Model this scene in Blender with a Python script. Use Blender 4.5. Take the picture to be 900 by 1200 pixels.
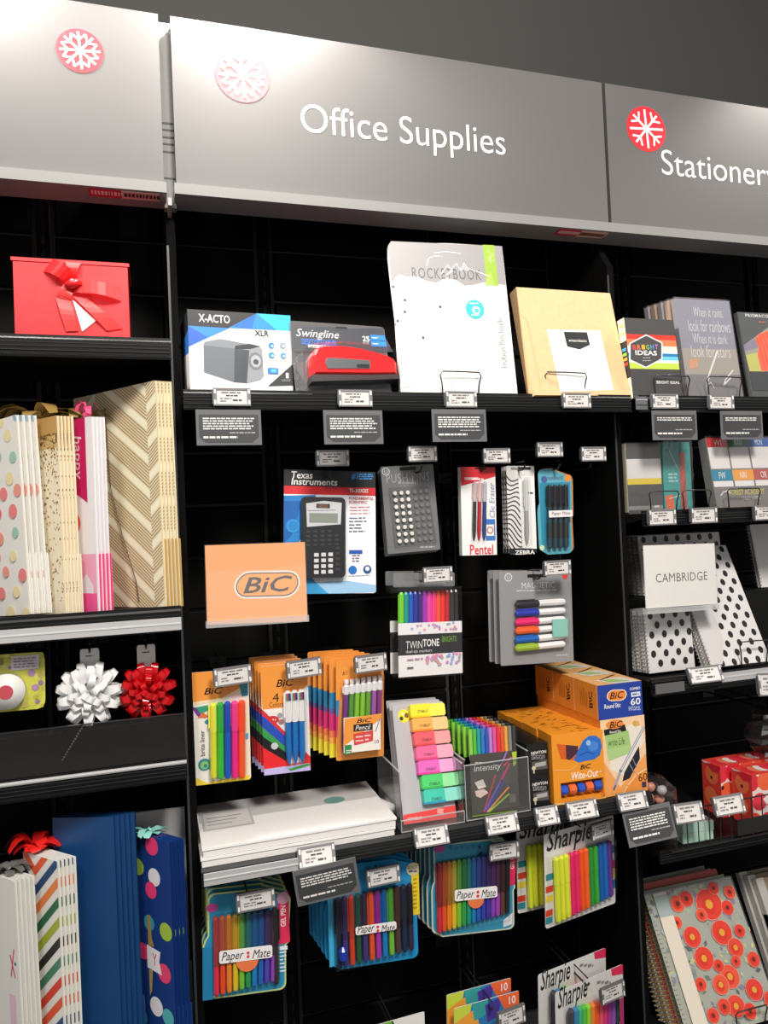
import bpy, bmesh, math, random
from mathutils import Matrix, Vector
random.seed(7)
for o in list(bpy.data.objects): bpy.data.objects.remove(o, do_unlink=True)
scene = bpy.context.scene
COL = scene.collection

# ------------------------------------------------------------------ camera, light, exposure
cd = bpy.data.cameras.new('camera'); cam = bpy.data.objects.new('camera', cd); COL.objects.link(cam)
cd.sensor_fit = 'VERTICAL'; cd.sensor_height = 36.0; cd.lens = 26.1; cd.clip_start = 0.02
_yaw, _pit, _rol = math.radians(17.08), math.radians(1.18), math.radians(2.474)
fwd = Vector((math.sin(_yaw)*math.cos(_pit), math.cos(_yaw)*math.cos(_pit), math.sin(_pit)))
rgt = Vector((math.cos(_yaw), -math.sin(_yaw), 0)); upv = rgt.cross(fwd)
r2 = rgt*math.cos(_rol) - upv*math.sin(_rol); u2 = upv*math.cos(_rol) + rgt*math.sin(_rol)
ROLLSIGN = 1
cam.matrix_world = Matrix(((r2.x, u2.x, -fwd.x, 0), (r2.y, u2.y, -fwd.y, -1.41), (r2.z, u2.z, -fwd.z, 1.5), (0, 0, 0, 1)))
scene.camera = cam

world = bpy.data.worlds.new('world'); scene.world = world; world.use_nodes = True
world.node_tree.nodes['Background'].inputs[0].default_value = (1.0, 0.96, 0.92, 1)
world.node_tree.nodes['Background'].inputs[1].default_value = 0.42

def area(name, loc, target, power, size, col=(1, .95, .88)):
    l = bpy.data.lights.new(name, 'AREA'); l.energy = power; l.shape = 'DISK'; l.size = size; l.color = col
    o = bpy.data.objects.new(name, l); COL.objects.link(o); o.location = loc
    o.rotation_euler = (Vector(target)-Vector(loc)).to_track_quat('-Z', 'Y').to_euler()
    return o
def spot(name, loc, target, power, ang, blend=.6, rad=.06, col=(1, .95, .88)):
    l = bpy.data.lights.new(name, 'SPOT'); l.energy = power; l.spot_size = math.radians(ang); l.spot_blend = blend
    l.shadow_soft_size = rad; l.color = col
    o = bpy.data.objects.new(name, l); COL.objects.link(o); o.location = loc
    o.rotation_euler = (Vector(target)-Vector(loc)).to_track_quat('-Z', 'Y').to_euler()
    return o
# ceiling lamps of the shop: two soft panels over the aisle, track spots close to the header signs
area('aisle_lamp', (0.55, -2.1, 3.3), (0.5, 0.05, 1.2), 82, 0.6)
area('aisle_lamp', (-0.7, -1.9, 3.3), (-0.1, 0.05, 1.1), 30, 0.5)
spot('track_spot', (0.19, -0.06, 2.63), (0.20, -0.03, 2.0), 55, 150, .5, .03)
spot('track_spot', (-0.30, -0.06, 2.64), (-0.30, -0.03, 2.0), 48, 150, .5, .03)
spot('track_spot', (1.62, -0.13, 2.72), (1.62, -0.02, 2.0), 40, 120, .9, .04)

vs = scene.view_settings
vs.view_transform = 'Standard'; vs.look = 'None'; vs.exposure = 0.0; vs.gamma = 1.0; vs.use_curve_mapping = False

# ------------------------------------------------------------------ helpers
def lin(c):
    if isinstance(c, str):
        c = c.lstrip('#'); c = [int(c[i:i+2], 16)/255 for i in (0, 2, 4)]
    return tuple(x/12.92 if x <= .04045 else ((x+.055)/1.055)**2.4 for x in c[:3])
_M = {}
def mat(c, rough=.42, metal=0.0, spec=.5, noise=0.0, nscale=60, bump=0.0):
    key = (c, rough, metal, spec, noise, nscale, bump)
    if key in _M: return _M[key]
    m = bpy.data.materials.new('mat_%s' % str(c).lstrip('#')); m.use_nodes = True
    nt = m.node_tree; b = nt.nodes['Principled BSDF']
    L = lin(c)
    b.inputs['Base Color'].default_value = (*L, 1); b.inputs['Roughness'].default_value = rough
    b.inputs['Metallic'].default_value = metal; b.inputs['Specular IOR Level'].default_value = spec
    if noise or bump:
        tc = nt.nodes.new('ShaderNodeTexCoord'); n = nt.nodes.new('ShaderNodeTexNoise')
        n.inputs['Scale'].default_value = nscale; n.inputs['Detail'].default_value = 4
        nt.links.new(tc.outputs['Object'], n.inputs['Vector'])
        if noise:
            r = nt.nodes.new('ShaderNodeValToRGB')
            r.color_ramp.elements[0].position = .3; r.color_ramp.elements[1].position = .7
            r.color_ramp.elements[0].color = (*[max(0, x*(1-noise)) for x in L], 1)
            r.color_ramp.elements[1].color = (*[min(1, x*(1+noise)) for x in L], 1)
            nt.links.new(n.outputs['Fac'], r.inputs['Fac']); nt.links.new(r.outputs['Color'], b.inputs['Base Color'])
        if bump:
            bm_ = nt.nodes.new('ShaderNodeBump'); bm_.inputs['Strength'].default_value = bump; bm_.inputs['Distance'].default_value = .002
            nt.links.new(n.outputs['Fac'], bm_.inputs['Height']); nt.links.new(bm_.outputs['Normal'], b.inputs['Normal'])
    _M[key] = m; return m
def clear_mat(name, tint=(1, 1, 1), gloss=.12, rough=.08, haze=.0):
    if name in _M: return _M[name]
    m = bpy.data.materials.new(name); m.use_nodes = True; nt = m.node_tree; nt.nodes.clear()
    out = nt.nodes.new('ShaderNodeOutputMaterial'); tr = nt.nodes.new('ShaderNodeBsdfTransparent'); gl = nt.nodes.new('ShaderNodeBsdfGlossy')
    tr.inputs[0].default_value = (*tint, 1); gl.inputs['Roughness'].default_value = rough
    lw = nt.nodes.new('ShaderNodeLayerWeight'); lw.inputs[0].default_value = .5
    fr = nt.nodes.new('ShaderNodeMath'); fr.operation = 'POWER'; fr.inputs[1].default_value = 4.0; nt.links.new(lw.outputs['Facing'], fr.inputs[0])
    mu = nt.nodes.new('ShaderNodeMath'); mu.operation = 'MULTIPLY_ADD'; mu.inputs[1].default_value = .6; mu.inputs[2].default_value = gloss*.3
    nt.links.new(fr.outputs[0], mu.inputs[0])
    mx = nt.nodes.new('ShaderNodeMixShader'); nt.links.new(mu.outputs[0], mx.inputs[0]); nt.links.new(tr.outputs[0], mx.inputs[1]); nt.links.new(gl.outputs[0], mx.inputs[2])
    last = mx
    if haze:
        df = nt.nodes.new('ShaderNodeBsdfDiffuse'); df.inputs[0].default_value = (.8, .8, .8, 1)
        m2 = nt.nodes.new('ShaderNodeMixShader'); m2.inputs[0].default_value = haze
        nt.links.new(mx.outputs[0], m2.inputs[1]); nt.links.new(df.outputs[0], m2.inputs[2]); last = m2
    nt.links.new(last.outputs[0], out.inputs[0]); _M[name] = m; return m
CLEAR = clear_mat('clear_plastic', (.97, .97, .97), .12, .12)
ACRYL = clear_mat('acrylic', (.95, .96, .96), .2, .05, .035)
WRAP = clear_mat('wrap_film', (.95, .95, .96), .35, .15, .02)

class MB:
    """collects faces, one material each, and links them as ONE mesh object"""
    def __init__(s): s.v = []; s.f = []; s.m = []; s.mats = []
    def mi(s, m):
        if isinstance(m, str): m = mat(m)
        if m not in s.mats: s.mats.append(m)
        return s.mats.index(m)
    def add(s, verts, faces, m):
        k = len(s.v); i = s.mi(m); s.v += [tuple(v) for v in verts]
        for f in faces: s.f.append(tuple(k+q for q in f)); s.m.append(i)
    def box(s, x0, x1, y0, y1, z0, z1, m):
        v = [(x, y, z) for x in (x0, x1) for y in (y0, y1) for z in (z0, z1)]
        s.add(v, [(0, 1, 3, 2), (4, 6, 7, 5), (0, 4, 5, 1), (2, 3, 7, 6), (0, 2, 6, 4), (1, 5, 7, 3)], m)
    def prism(s, pts, y0, y1, m, side=None):
        """outline in x,z (counter-clockwise seen from the front) between depth y0 (front) and y1"""
        n = len(pts); a = [(x, y0, z) for x, z in pts]; b = [(x, y1, z) for x, z in pts]
        s.add(a+b, [tuple(range(n)), tuple(range(2*n-1, n-1, -1))], m)
        s.add(a+b, [(i, i+n, (i+1) % n+n, (i+1) % n) for i in range(n)], side or m)
    def prism_x(s, pts, x0, x1, m):
        n = len(pts); a = [(x0, y, z) for y, z in pts]; b = [(x1, y, z) for y, z in pts]
        s.add(a+b, [tuple(range(n)), tuple(range(2*n-1, n-1, -1))]+[(i, i+n, (i+1) % n+n, (i+1) % n) for i in range(n)], m)
    def tube(s, path, r, m, n=6, closed=False):
        P = [Vector(p) for p in path]; vv = []; ff = []; N = len(P)
        for i, p in enumerate(P):
            a = P[i-1] if (i or closed) else p; b = P[(i+1) % N] if (i < N-1 or closed) else p
            t = (b-a).normalized(); ref = Vector((0, 0, 1)) if abs(t.z) < .9 else Vector((0, 1, 0))
            e1 = t.cross(ref).normalized(); e2 = t.cross(e1)
            rr = r[i] if isinstance(r, (list, tuple)) else r
            for k in range(n):
                an = 2*math.pi*k/n; vv.append(p+e1*rr*math.cos(an)+e2*rr*math.sin(an))
        for i in range(N if closed else N-1):
            for k in range(n):
                j = (i+1) % N; ff.append((i*n+k, i*n+(k+1) % n, j*n+(k+1) % n, j*n+k))
        if not closed: ff += [tuple(range(n-1, -1, -1)), tuple((N-1)*n+k for k in range(n))]
        s.add(vv, ff, m)
    def mesh(s, name):
        me = bpy.data.meshes.new(name); me.from_pydata(s.v, [], s.f)
        for m in s.mats: me.materials.append(m)
        me.polygons.foreach_set('material_index', s.m); me.update(); return me
    def build(s, name, parent=None, smooth=False):
        me = s.mesh(name)
        if smooth: me.polygons.foreach_set('use_smooth', [True]*len(me.polygons))
        return link(name, me, parent)
def link(name, me, parent=None, loc=None, M=None):
    o = bpy.data.objects.new(name, me); COL.objects.link(o)
    if parent: o.parent = parent
    if M is not None: o.matrix_local = M
    elif loc: o.location = loc
    return o
def tag(o, label, cat, group=None, kind=None):
    if label: o['label'] = label
    if cat: o['category'] = cat
    if group: o['group'] = group
    if kind: o['kind'] = kind
    return o
def pose(x, y, z, yaw=0, lean=0, roll=0):
    return Matrix.Translation((x, y, z)) @ Matrix.Rotation(math.radians(yaw), 4, 'Z') @ Matrix.Rotation(math.radians(-lean), 4, 'X') @ Matrix.Rotation(math.radians(roll), 4, 'Y')
def thing(name, label, cat, x, y, z, yaw=0, lean=0, roll=0, group=None):
    o = bpy.data.objects.new(name, None); COL.objects.link(o); o.empty_display_size = .02
    o.matrix_world = pose(x, y, z, yaw, lean, roll); o['mw'] = 0; del o['mw']
    return tag(o, label, cat, group)
def kids(o): return [c for c in ALLKIDS(o)]
def ALLKIDS(o): return [c for c in bpy.data.objects if c.parent == o]
def copy_thing(root, M, label, keep=None, group=None):
    c = root.copy(); COL.objects.link(c); c.matrix_world = M; c['label'] = label
    if group: c['group'] = group
    for ch in ALLKIDS(root):
        if keep and ch.name.split('.')[0] not in keep: continue
        d = ch.copy(); COL.objects.link(d); d.parent = c
        if not keep:
            for g in ALLKIDS(ch):
                e = g.copy(); COL.objects.link(e); e.parent = d
    return c
def rrect(w, h, r, n=4, x0=0, z0=0):
    p = []
    for cx, cz, a0 in ((w/2-r, r, -90), (w/2-r, h-r, 0), (-w/2+r, h-r, 90), (-w/2+r, r, 180)):
        for k in range(n+1):
            a = math.radians(a0+90*k/n); p.append((x0+cx+r*math.cos(a), z0+cz+r*math.sin(a)))
    return p
# ---- lettering
_T = {}
def glyphs(txt, shear=0.0, bold=0.0, spacing=1.0, res=2):
    bold = min(bold, .016); k = (txt, shear, bold, spacing, res)
    if k in _T: return _T[k]
    c = bpy.data.curves.new('lettering', 'FONT'); c.body = txt; c.shear = shear; c.offset = bold; c.resolution_u = res; c.space_character = spacing
    c.fill_mode = 'FRONT'
    o = bpy.data.objects.new('lettering', c); COL.objects.link(o)
    dg = bpy.context.evaluated_depsgraph_get(); me = bpy.data.meshes.new_from_object(o.evaluated_get(dg))
    v = [(p.co.x, p.co.y) for p in me.vertices]; f = [tuple(p.vertices) for p in me.polygons]
    bpy.data.objects.remove(o); bpy.data.curves.remove(c); bpy.data.meshes.remove(me)
    _T[k] = (v, f); return _T[k]
def clip(pts, w, h):
    def cut(p, ins, inter):
        o = []
        for i in range(len(p)):
            a, b = p[i-1], p[i]
            if ins(b):
                if not ins(a): o.append(inter(a, b))
                o.append(b)
            elif ins(a): o.append(inter(a, b))
        return o
    def at(ax, val): return lambda a, b: tuple(a[k]+(b[k]-a[k])*(val-a[ax])/(b[ax]-a[ax]) if k != ax else val for k in (0, 1))
    for ax, val, sg in ((0, -w/2, 1), (0, w/2, -1), (1, 0, 1), (1, h, -1)):
        if not pts: break
        pts = cut(pts, lambda q: sg*(q[ax]-val) >= 0, at(ax, val))
    return pts
class Face:
    """flat print on the front of a package, drawn in the coordinates of a sketch (x right, y down)"""
    def __init__(s, root, w, h, TL, TR, BL, y0, zb=0.0, step=.00004):
        s.root, s.w, s.h, s.zb = root, w, h, zb; s.TL = TL; s.e = (TR[0]-TL[0], TR[1]-TL[1]); s.g = (BL[0]-TL[0], BL[1]-TL[1])
        s.det = s.e[0]*s.g[1]-s.e[1]*s.g[0]; s.mb = MB(); s.y = y0-.0003; s.step = step
        s.sc = w/math.hypot(*s.e)
    def c(s, x, y):
        dx, dy = x-s.TL[0], y-s.TL[1]
        a = (dx*s.g[1]-dy*s.g[0])/s.det; b = (s.e[0]*dy-s.e[1]*dx)/s.det
        return (-s.w/2+a*s.w, s.h-b*(s.h-s.zb))
    def lay(s): s.y -= s.step; return s.y
    def raw(s, pts, m, noclip=False):
        if not noclip: pts = clip(list(pts), s.w, s.h)
        if len(pts) < 3: return
        ar = sum(pts[i-1][0]*pts[i][1]-pts[i][0]*pts[i-1][1] for i in range(len(pts)))
        if ar < 0: pts = pts[::-1]
        s.mb.add([(x, s.y, z) for x, z in pts], [tuple(range(len(pts)))], m)
    def poly(s, pts, m): s.lay(); s.raw([s.c(*p) for p in pts], m)
    def rect(s, x0, y0, x1, y1, m):
        s.lay(); X0, Z1, X1, Z0 = s.bx(x0, y0, x1, y1); s.raw([(X0, Z0), (X1, Z0), (X1, Z1), (X0, Z1)], m)
    def bx(s, x0, y0, x1, y1):
        xm, ym = (x0+x1)/2, (y0+y1)/2
        return s.c(x0, ym)[0], s.c(xm, y0)[1], s.c(x1, ym)[0], s.c(xm, y1)[1]
    def circ(s, x, y, r, m, n=14, ry=None):
        s.lay(); a = s.c(x, y); r *= s.sc; ry = ry*s.sc if ry else r
        s.raw([(a[0]+r*math.cos(2*math.pi*k/n), a[1]+ry*math.sin(2*math.pi*k/n)) for k in range(n)], m)
    def line(s, pts, wd, m):
        q = [Vector(s.c(*p)) for p in pts]; wd *= s.sc/2; s.lay()
        for a, b in zip(q, q[1:]):
            d = (b-a)
            if d.length < 1e-6: continue
            n = Vector((-d.y, d.x)).normalized()*wd; d = d.normalized()*wd*.6
            s.raw([tuple(a-n-d), tuple(b-n+d), tuple(b+n+d), tuple(a+n-d)], m)
    def text(s, t, x0, y0, x1, y1, m, shear=0.0, bold=0.0, rot=0, spacing=1.0, res=2):
        """fits the words into the box; rot=90 reads bottom to top"""
        s.lay(); v, f = glyphs(t, shear, bold, spacing, res)
        xs = [p[0] for p in v]; ys = [p[1] for p in v]; X0, X1, Y0, Y1 = min(xs), max(xs), min(ys), max(ys)
        _x0, _z1, _x1, _z0 = s.bx(x0, y0, x1, y1); a = (_x0, _z0); W, H = _x1-_x0, _z1-_z0; out = []
        for p in v:
            p0, q0 = (p[0]-X0)/(X1-X0), (p[1]-Y0)/(Y1-Y0)
            if rot == 90: p0, q0 = 1-q0, p0
            if rot == -90: p0, q0 = q0, 1-p0
            out.append((a[0]+p0*W, s.y, a[1]+q0*H))
        s.mb.add(out, f, m)
    def words(s, x0, y0, x1, y1, n, m, seed=1, fill=.55, ragged=.3):
        """n lines of print too small to read"""
        rnd = random.Random(seed); s.lay(); dy = (y1-y0)/n
        for k in range(n):
            x = x0; end = x1-(x1-x0)*ragged*rnd.random(); yy = y0+dy*(k+.2)
            while x < end:
                L = dy*rnd.uniform(.8, 2.6); a, b = s.c(x, yy), s.c(min(x+L, end), yy+dy*fill)
                s.raw([(a[0], b[1]), (b[0], b[1]), (b[0], a[1]), (a[0], a[1])], m); x += L+dy*.35
    def build(s, name='printed_front'): return s.mb.build(name, s.root)

WHITE = mat('#f2f0ee', .4); PAPER = mat('#f4f2ef', .55); BLACK = mat('#0c0c0d', .45); INK = mat('#1a1a1c', .5); GREY = mat('#86868a', .4)
STEEL = mat('#c2c2c4', .35, .25); TAGGREY = mat('#8d8b8c', .3, .4); DKCARD = mat('#4a4b4e', .5)
FIX = mat('#0a0a0b', .55, .0, .25); FIXG = mat('#0b0c0d', .45, .0, .3); FIXW = mat('#050505', .65, .0, .12)

# ------------------------------------------------------------------ setting
YW = .26          # back wall
X0, X1 = .045, .988   # centre lines of the two dividers
m = MB(); m.box(-1.6, 2.6, YW+.012, YW+.06, 0, 3.6, mat('#333231', .7)); wall = m.build('wall_back'); tag(wall, None, None, None, 'structure')
m = MB(); m.box(-1.6, 2.6, -3.2, YW+.012, -.05, 0, mat('#3a3a3a', .35, noise=.15, nscale=5)); tag(m.build('floor'), None, None, None, 'structure')
m = MB(); m.box(-1.6, 2.6, -3.2, YW+.06, 3.6, 3.65, mat('#161616', .8)); tag(m.build('ceiling'), None, None, None, 'structure')
# punched steel panels of the back wall, slotted standards between them
pw = {}
def wpanel(x0, x1, z0, z1):
    w, h = x1-x0, z1-z0; k = (round(w, 3), round(h, 3))
    if k not in pw:
        q = MB(); c = .004; g = .0035
        q.box(-w/2+g, w/2-g, .004, .0115, g, h-g, FIXW)
        a = [(-w/2+g, .004, g), (w/2-g, .004, g), (w/2-g, .004, h-g), (-w/2+g, .004, h-g)]
        b = [(-w/2+g+c, 0, g+c), (w/2-g-c, 0, g+c), (w/2-g-c, 0, h-g-c), (-w/2+g+c, 0, h-g-c)]
        q.add(a+b, [(4, 5, 6, 7)]+[(i, (i+1) % 4, (i+1) % 4+4, i+4) for i in range(4)], FIXW)
        pw[k] = q.mesh('panel')
    link('panel', pw[k], wall, ((x0+x1)/2, YW, z0))
colsX = [(-.42, -.225), (-.185, .037), (.053, .235), (.272, .655), (.692, .98), (.996, 1.19), (1.227, 1.6), (1.637, 1.92)]
for a, b in colsX:
    z = .30
    while z < 2.5: wpanel(a, b, z, z+.115); z += .115
def standard(x):
    q = MB(); q.box(-.012, .012, 0, .0115, .25, 2.5, FIXW)
    for k in range(60):
        z = .28+k*.0312; q.box(-.0025, .0025, -.0006, 0, z, z+.016, mat('#020202', .8)); 
    q.box(-.012, -.0105, -.004, 0, .25, 2.5, FIXW); q.box(.0105, .012, -.004, 0, .25, 2.5, FIXW)
    o = q.build('standard', wall); o.location = (x, YW, 0)
for x in (-.205, .2535, .6735, 1.2085, 1.6185): standard(x)

def divider(x, label):
    q = MB(); z1 = 2.06
    q.prism_x([(.01, 0), (YW-.001, 0), (YW-.001, 2.45), (.07, 2.45), (.07, 2.12), (.05, 2.12), (.01, z1)], x-.008, x+.008, mat('#060606', .8, .0, .1))
    r = thing('divider_panel', label, 'panel', 0, 0, 0); q.build('panel_board', r)
    q = MB(); q.box(x-.0085, x-.0045, .0085, .0105, .3, z1-.02, mat('#3c3c3e', .4, .2)); q.build('edge_trim', r)
divider(X0, 'black upright divider between the gift wrap bay and the office bay')
divider(X1, 'black upright divider between the office bay and the notebook bay')

# header signs
def header(x0, x1, label, words, emb, cat='sign'):
    r = thing('header_sign', label, cat, x0, 0, 2.15); w = x1-x0
    q = MB(); q.box(0, w, 0, .02, 0, .32, mat('#636161', .5, .0, .25)); q.build('sign_board', r)
    q = MB(); q.box(-.004, w+.004, -.012, .06, -.02, .0, mat('#858484', .55, .0, .3)); q.build('bottom_trim', r)
    f = Face(r, w*2, .4, (-w*1000, 400), (w*1000, 400), (-w*1000, 0), 0)   # sketch in mm, y up from board bottom
    f.c = lambda x, y: (x/1000, y/1000); f.sc = .001
    for t, a, b, c, d in words: f.text(t, a, d, c, b, mat('#f6f4f2', .5), bold=-.006, res=8)
    if words: f.build('lettering')
    e = Face(r, w*2, .4, (0, 0), (1, 0), (0, 1), -.0002); e.c = lambda x, y: (x/1000, y/1000); e.sc = .001
    ex, ez, er = emb; e.circ(ex, ez, er, mat('#e2303c', .35), 40)
    sn = MB(); wm = mat('#f7f3f0', .5)
    e2 = Face(r, w*2, .4, (0, 0), (1, 0), (0, 1), -.0008); e2.c = e.c; e2.sc = .001
    for k in range(8):
        a = math.radians(k*45+4); d = (math.cos(a), math.sin(a)); p = lambda t, an=0: (ex+er*t*math.cos(a+an), ez+er*t*math.sin(a+an))
        e2.line([(ex, ez), p(.82)], er*.1, wm)
        if k % 2 == 1 or ex != 103:
            for s_ in (-1, 1): e2.line([p(.5), p(.78, s_*.38)], er*.09, wm)
    e.build('emblem_disc'); e2.build('snowflake')
    return r
header(-.905, .036, 'blank grey header sign with a red snowflake disc above the gift wrap bay', [], (804, 230, 40))
header(.058, .984, 'grey header sign reading Office Supplies with a red snowflake disc', [('Office Supplies', 240, 112, 680, 186)], (130, 225, 52))
header(.992, 1.93, 'grey header sign reading Stationery with a red snowflake disc', [('Stationery', 140, 110, 472, 186)], (103, 228, 52))
for a_, b_, l_ in ((-.9, .036, 'added unseen light-blocking board behind the blank gift wrap header'), (.058, .98, 'added unseen light-blocking board behind the Office Supplies header'), (.997, 1.93, 'added unseen light-blocking board behind the Stationery header')):
    r = thing('light_block_board', l_, 'board', a_, .021, 2.455); q = MB(); q.box(0, b_-a_, 0, YW-.024, 0, .012, FIX); q.build('board', r)  # unseen board added to keep the header spots off the back wall
    q = MB(); q.box(0, b_-a_, 0, .006, -.02, 0, FIX); q.build('blocker_edge', r)
# slotted post between the first two signs
r = thing('header_post', 'pale slotted steel post in the gap between two header signs', 'post', .047, .03, 2.10)
q = MB(); q.box(-.011, .011, 0, .02, .02, .375, mat('#8a8988', .55, .0, .3)); q.build('post_body', r)
q = MB()
for z in (.125, .14, .153, .167, .18): q.box(-.0108, .0108, -.0008, .001, z, z+.0035, INK)
q.box(-.0108, .0108, -.0008, .001, .075, .078, INK); q.build('slots', r)
r = thing('header_bracket', 'small bright steel bracket running back under the header post', 'bracket', .045, 0, 2.1)
q = MB(); q.prism_x([(-.01, .022), (.10, .020), (.16, -.02), (.16, -.035), (.10, 0), (-.01, .008)], -.0035, .0035, mat('#8a8a8a', .5, .2)); q.build('arm', r)
# strips stuck under the header trims
def strip(x0, x1, z, label, split):
    r = thing('shelf_strip', label, 'label', x0, -.004, z); w = x1-x0
    q = MB(); q.box(0, w*split, 0, .03, -.0, .0015, mat('#d0204a', .4)); q.build('red_half', r)
    q = MB(); q.box(w*split, w, 0, .03, -.0, .0015, mat('#e8b8b0', .4)); q.build('pale_half', r)
    q = MB(); rnd = random.Random(3); x = .004
    while x < w-.004:
        L = rnd.uniform(.002, .005); q.box(x, x+L, .006, .02, -.0006, 0, mat('#f6d8d8' if x < w*split else '#5a2020', .5)); x += L+.0025
    q.build('print', r)
strip(-.095, .027, 2.1285, 'red and pale printed strip under the gift wrap header', .46)
strip(.86, .98, 2.1285, 'red and pale printed strip under the office header near Stationery', .45)

# ------------------------------------------------------------------ shelves
def shelf(x0, x1, z, label, lip_h=.037, raise_=.008, yf=-.055, insert=None, tilt=0, lipcol=None, deck_t=.012):
    r = thing('display_shelf', label, 'shelf', x0, 0, z); w = x1-x0
    q = MB(); q.box(0, w, yf+.004, YW-.001, -deck_t, 0, FIX); q.build('deck', r)
    q = MB(); L = lipcol or FIXG; t = tilt
    pr = [(yf+.004, raise_), (yf, raise_), (yf-t*.25, raise_-lip_h*.12), (yf-t*.25-.002, raise_-lip_h*.2), (yf-t*.8, raise_-lip_h*.85), (yf-t-.003, raise_-lip_h*.9), (yf-t-.002, raise_-lip_h), (yf+.004, raise_-lip_h)]
    q.prism_x([(a, b) for a, b in pr][::-1], 0, w, L); q.build('front_lip', r)
    q = MB()
    for k in (.33, .5, .68): q.box(.002, w-.002, yf-t*k-.0025, yf-t*k+.001, raise_-lip_h*k-.0012, raise_-lip_h*k, mat('#26282a', .3))
    q.build('lip_ridges', r)
    if insert:
        a, b, c, d = insert; q = MB(); q.box(a-x0, b-x0, yf-t*.6-.004, yf-t*.6-.0015, c-z, d-z, STEEL)
        q.box(a-x0, b-x0, yf-t*.6-.005, yf-t*.6-.002, (c+d)/2-z-.0012, (c+d)/2-z+.0012, mat('#eeeeee', .3, .6)); q.build('steel_insert', r)
    for xx in (.0, w-.003): q = MB(); q.prism_x([(yf+.006, -deck_t), (YW-.001, -.06), (YW-.001, -deck_t)], xx, xx+.003, FIX); q.build('bracket', r)
    return r
LX0, LX1 = -.885, .036; OX0, OX1 = .054, .979; RX0, RX1 = .997, 1.92
shelf(OX0, OX1, 1.752, 'black shelf under the sharpener and kraft boxes in the office bay')
shelf(OX0, OX1, .917, 'black shelf with the orange pen boxes and clear bins', .028, .0, -.055, None, .012)
m_ = shelf(LX0, LX1, 1.843, 'black shelf carrying the red ribbon gift box', .038, .008, -.05)
shelf(LX0, LX1, 1.372, 'black shelf with a steel front strip under the pastel gift bags', .045, .006, -.05, (LX0, LX1, 1.336, 1.358))
shelf(LX0, LX1, 1.105, 'black shelf with a clear fence under the two gift bows', .037, .006, -.05, (LX0, LX1, 1.1025, 1.1085))
shelf(LX0, LX1, .55, 'black shelf under the tall blue gift bags', .04, .006, -.05)
shelf(RX0, RX1, 1.752, 'black shelf under the hexagon book and grey journal')
shelf(RX0, RX1, 1.505, 'black shelf at eye level under the wrapped sticky note sets', .034, .006, -.05)
shelf(RX0, RX1, 1.145, 'black shelf under the dotted spiral notebooks', .036, .006, -.05, (1.175, RX1, 1.128, 1.148), .006)
shelf(RX0, RX1, .785, 'black shelf behind the wire fence with the red floral boxes', .03, .004, -.05)
shelf(RX0, RX1, .36, 'black shelf under the poppy print notebook', .03, .004, -.05)
# clear fence on the bow shelf
r = thing('shelf_fence', 'clear plastic fence along the front of the gift bow shelf', 'fence', LX0, -.048, 1.112)
q = MB(); q.box(0, LX1-LX0, 0, .003, 0, .076, clear_mat('fence_pane', (.9, .9, .9), .06, .1, .006)); q.build('pane', r)
q = MB(); q.box(0, LX1-LX0, -.0005, .0035, .0755, .077, mat('#2c2e2e', .2)); q.build('top_edge', r)

# ------------------------------------------------------------------ small fittings
TAGN = [0]
def price_tag(x, y, z, label, w=.066, h=.032, yaw=0, lean=0, roll=0, cat='price tag'):
    """plastic frame with a printed card, seen from the front"""
    TAGN[0] += 1; sd = TAGN[0]
    r = thing('price_tag', label, cat, x, y, z-h/2, yaw, lean, roll, 'price tags')
    q = MB(); e = .006
    q.box(-w/2, -w/2+e, -.003, .003, 0, h, TAGGREY); q.box(w/2-e, w/2, -.003, .003, 0, h, TAGGREY)
    q.box(-w/2+e, w/2-e, -.0025, .003, h-.0035, h, TAGGREY); q.box(-w/2+e, w/2-e, -.0025, .003, 0, .003, TAGGREY)
    q.box(-w/2-.002, -w/2, -.004, .004, h*.1, h*.9, mat('#55565a', .35)); 
    for sx in (-1, 1): q.box(sx*(w/2-.003)-.0018, sx*(w/2-.003)+.0018, -.0036, -.003, h*.08, h*.32, mat('#e4e4e6', .2)); q.box(sx*(w/2-.003)-.0018, sx*(w/2-.003)+.0018, -.0036, -.003, h*.68, h*.92, mat('#e4e4e6', .2))
    q.build('frame', r)
    q = MB(); q.box(-w/2+e, w/2-e, -.0008, .002, .003, h-.0035, mat('#d9d5d3', .45)); q.build('card', r)
    f = Face(r, w, h, (0, 0), (100, 0), (0, 50), -.0009)
    f.words(22, 9, 78, 17, 1, mat('#777274', .6), sd, .5, .2); f.words(34, 18, 66, 24, 1, mat('#3c393a', .6), sd+50, .6, .05)
    f.words(18, 26, 50, 40, 2, mat('#8a8586', .6), sd+90, .5, .5); f.words(52, 30, 76, 38, 1, mat('#4a4748', .6), sd+99, .6, .1)
    f.build('print')
    return r
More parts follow.
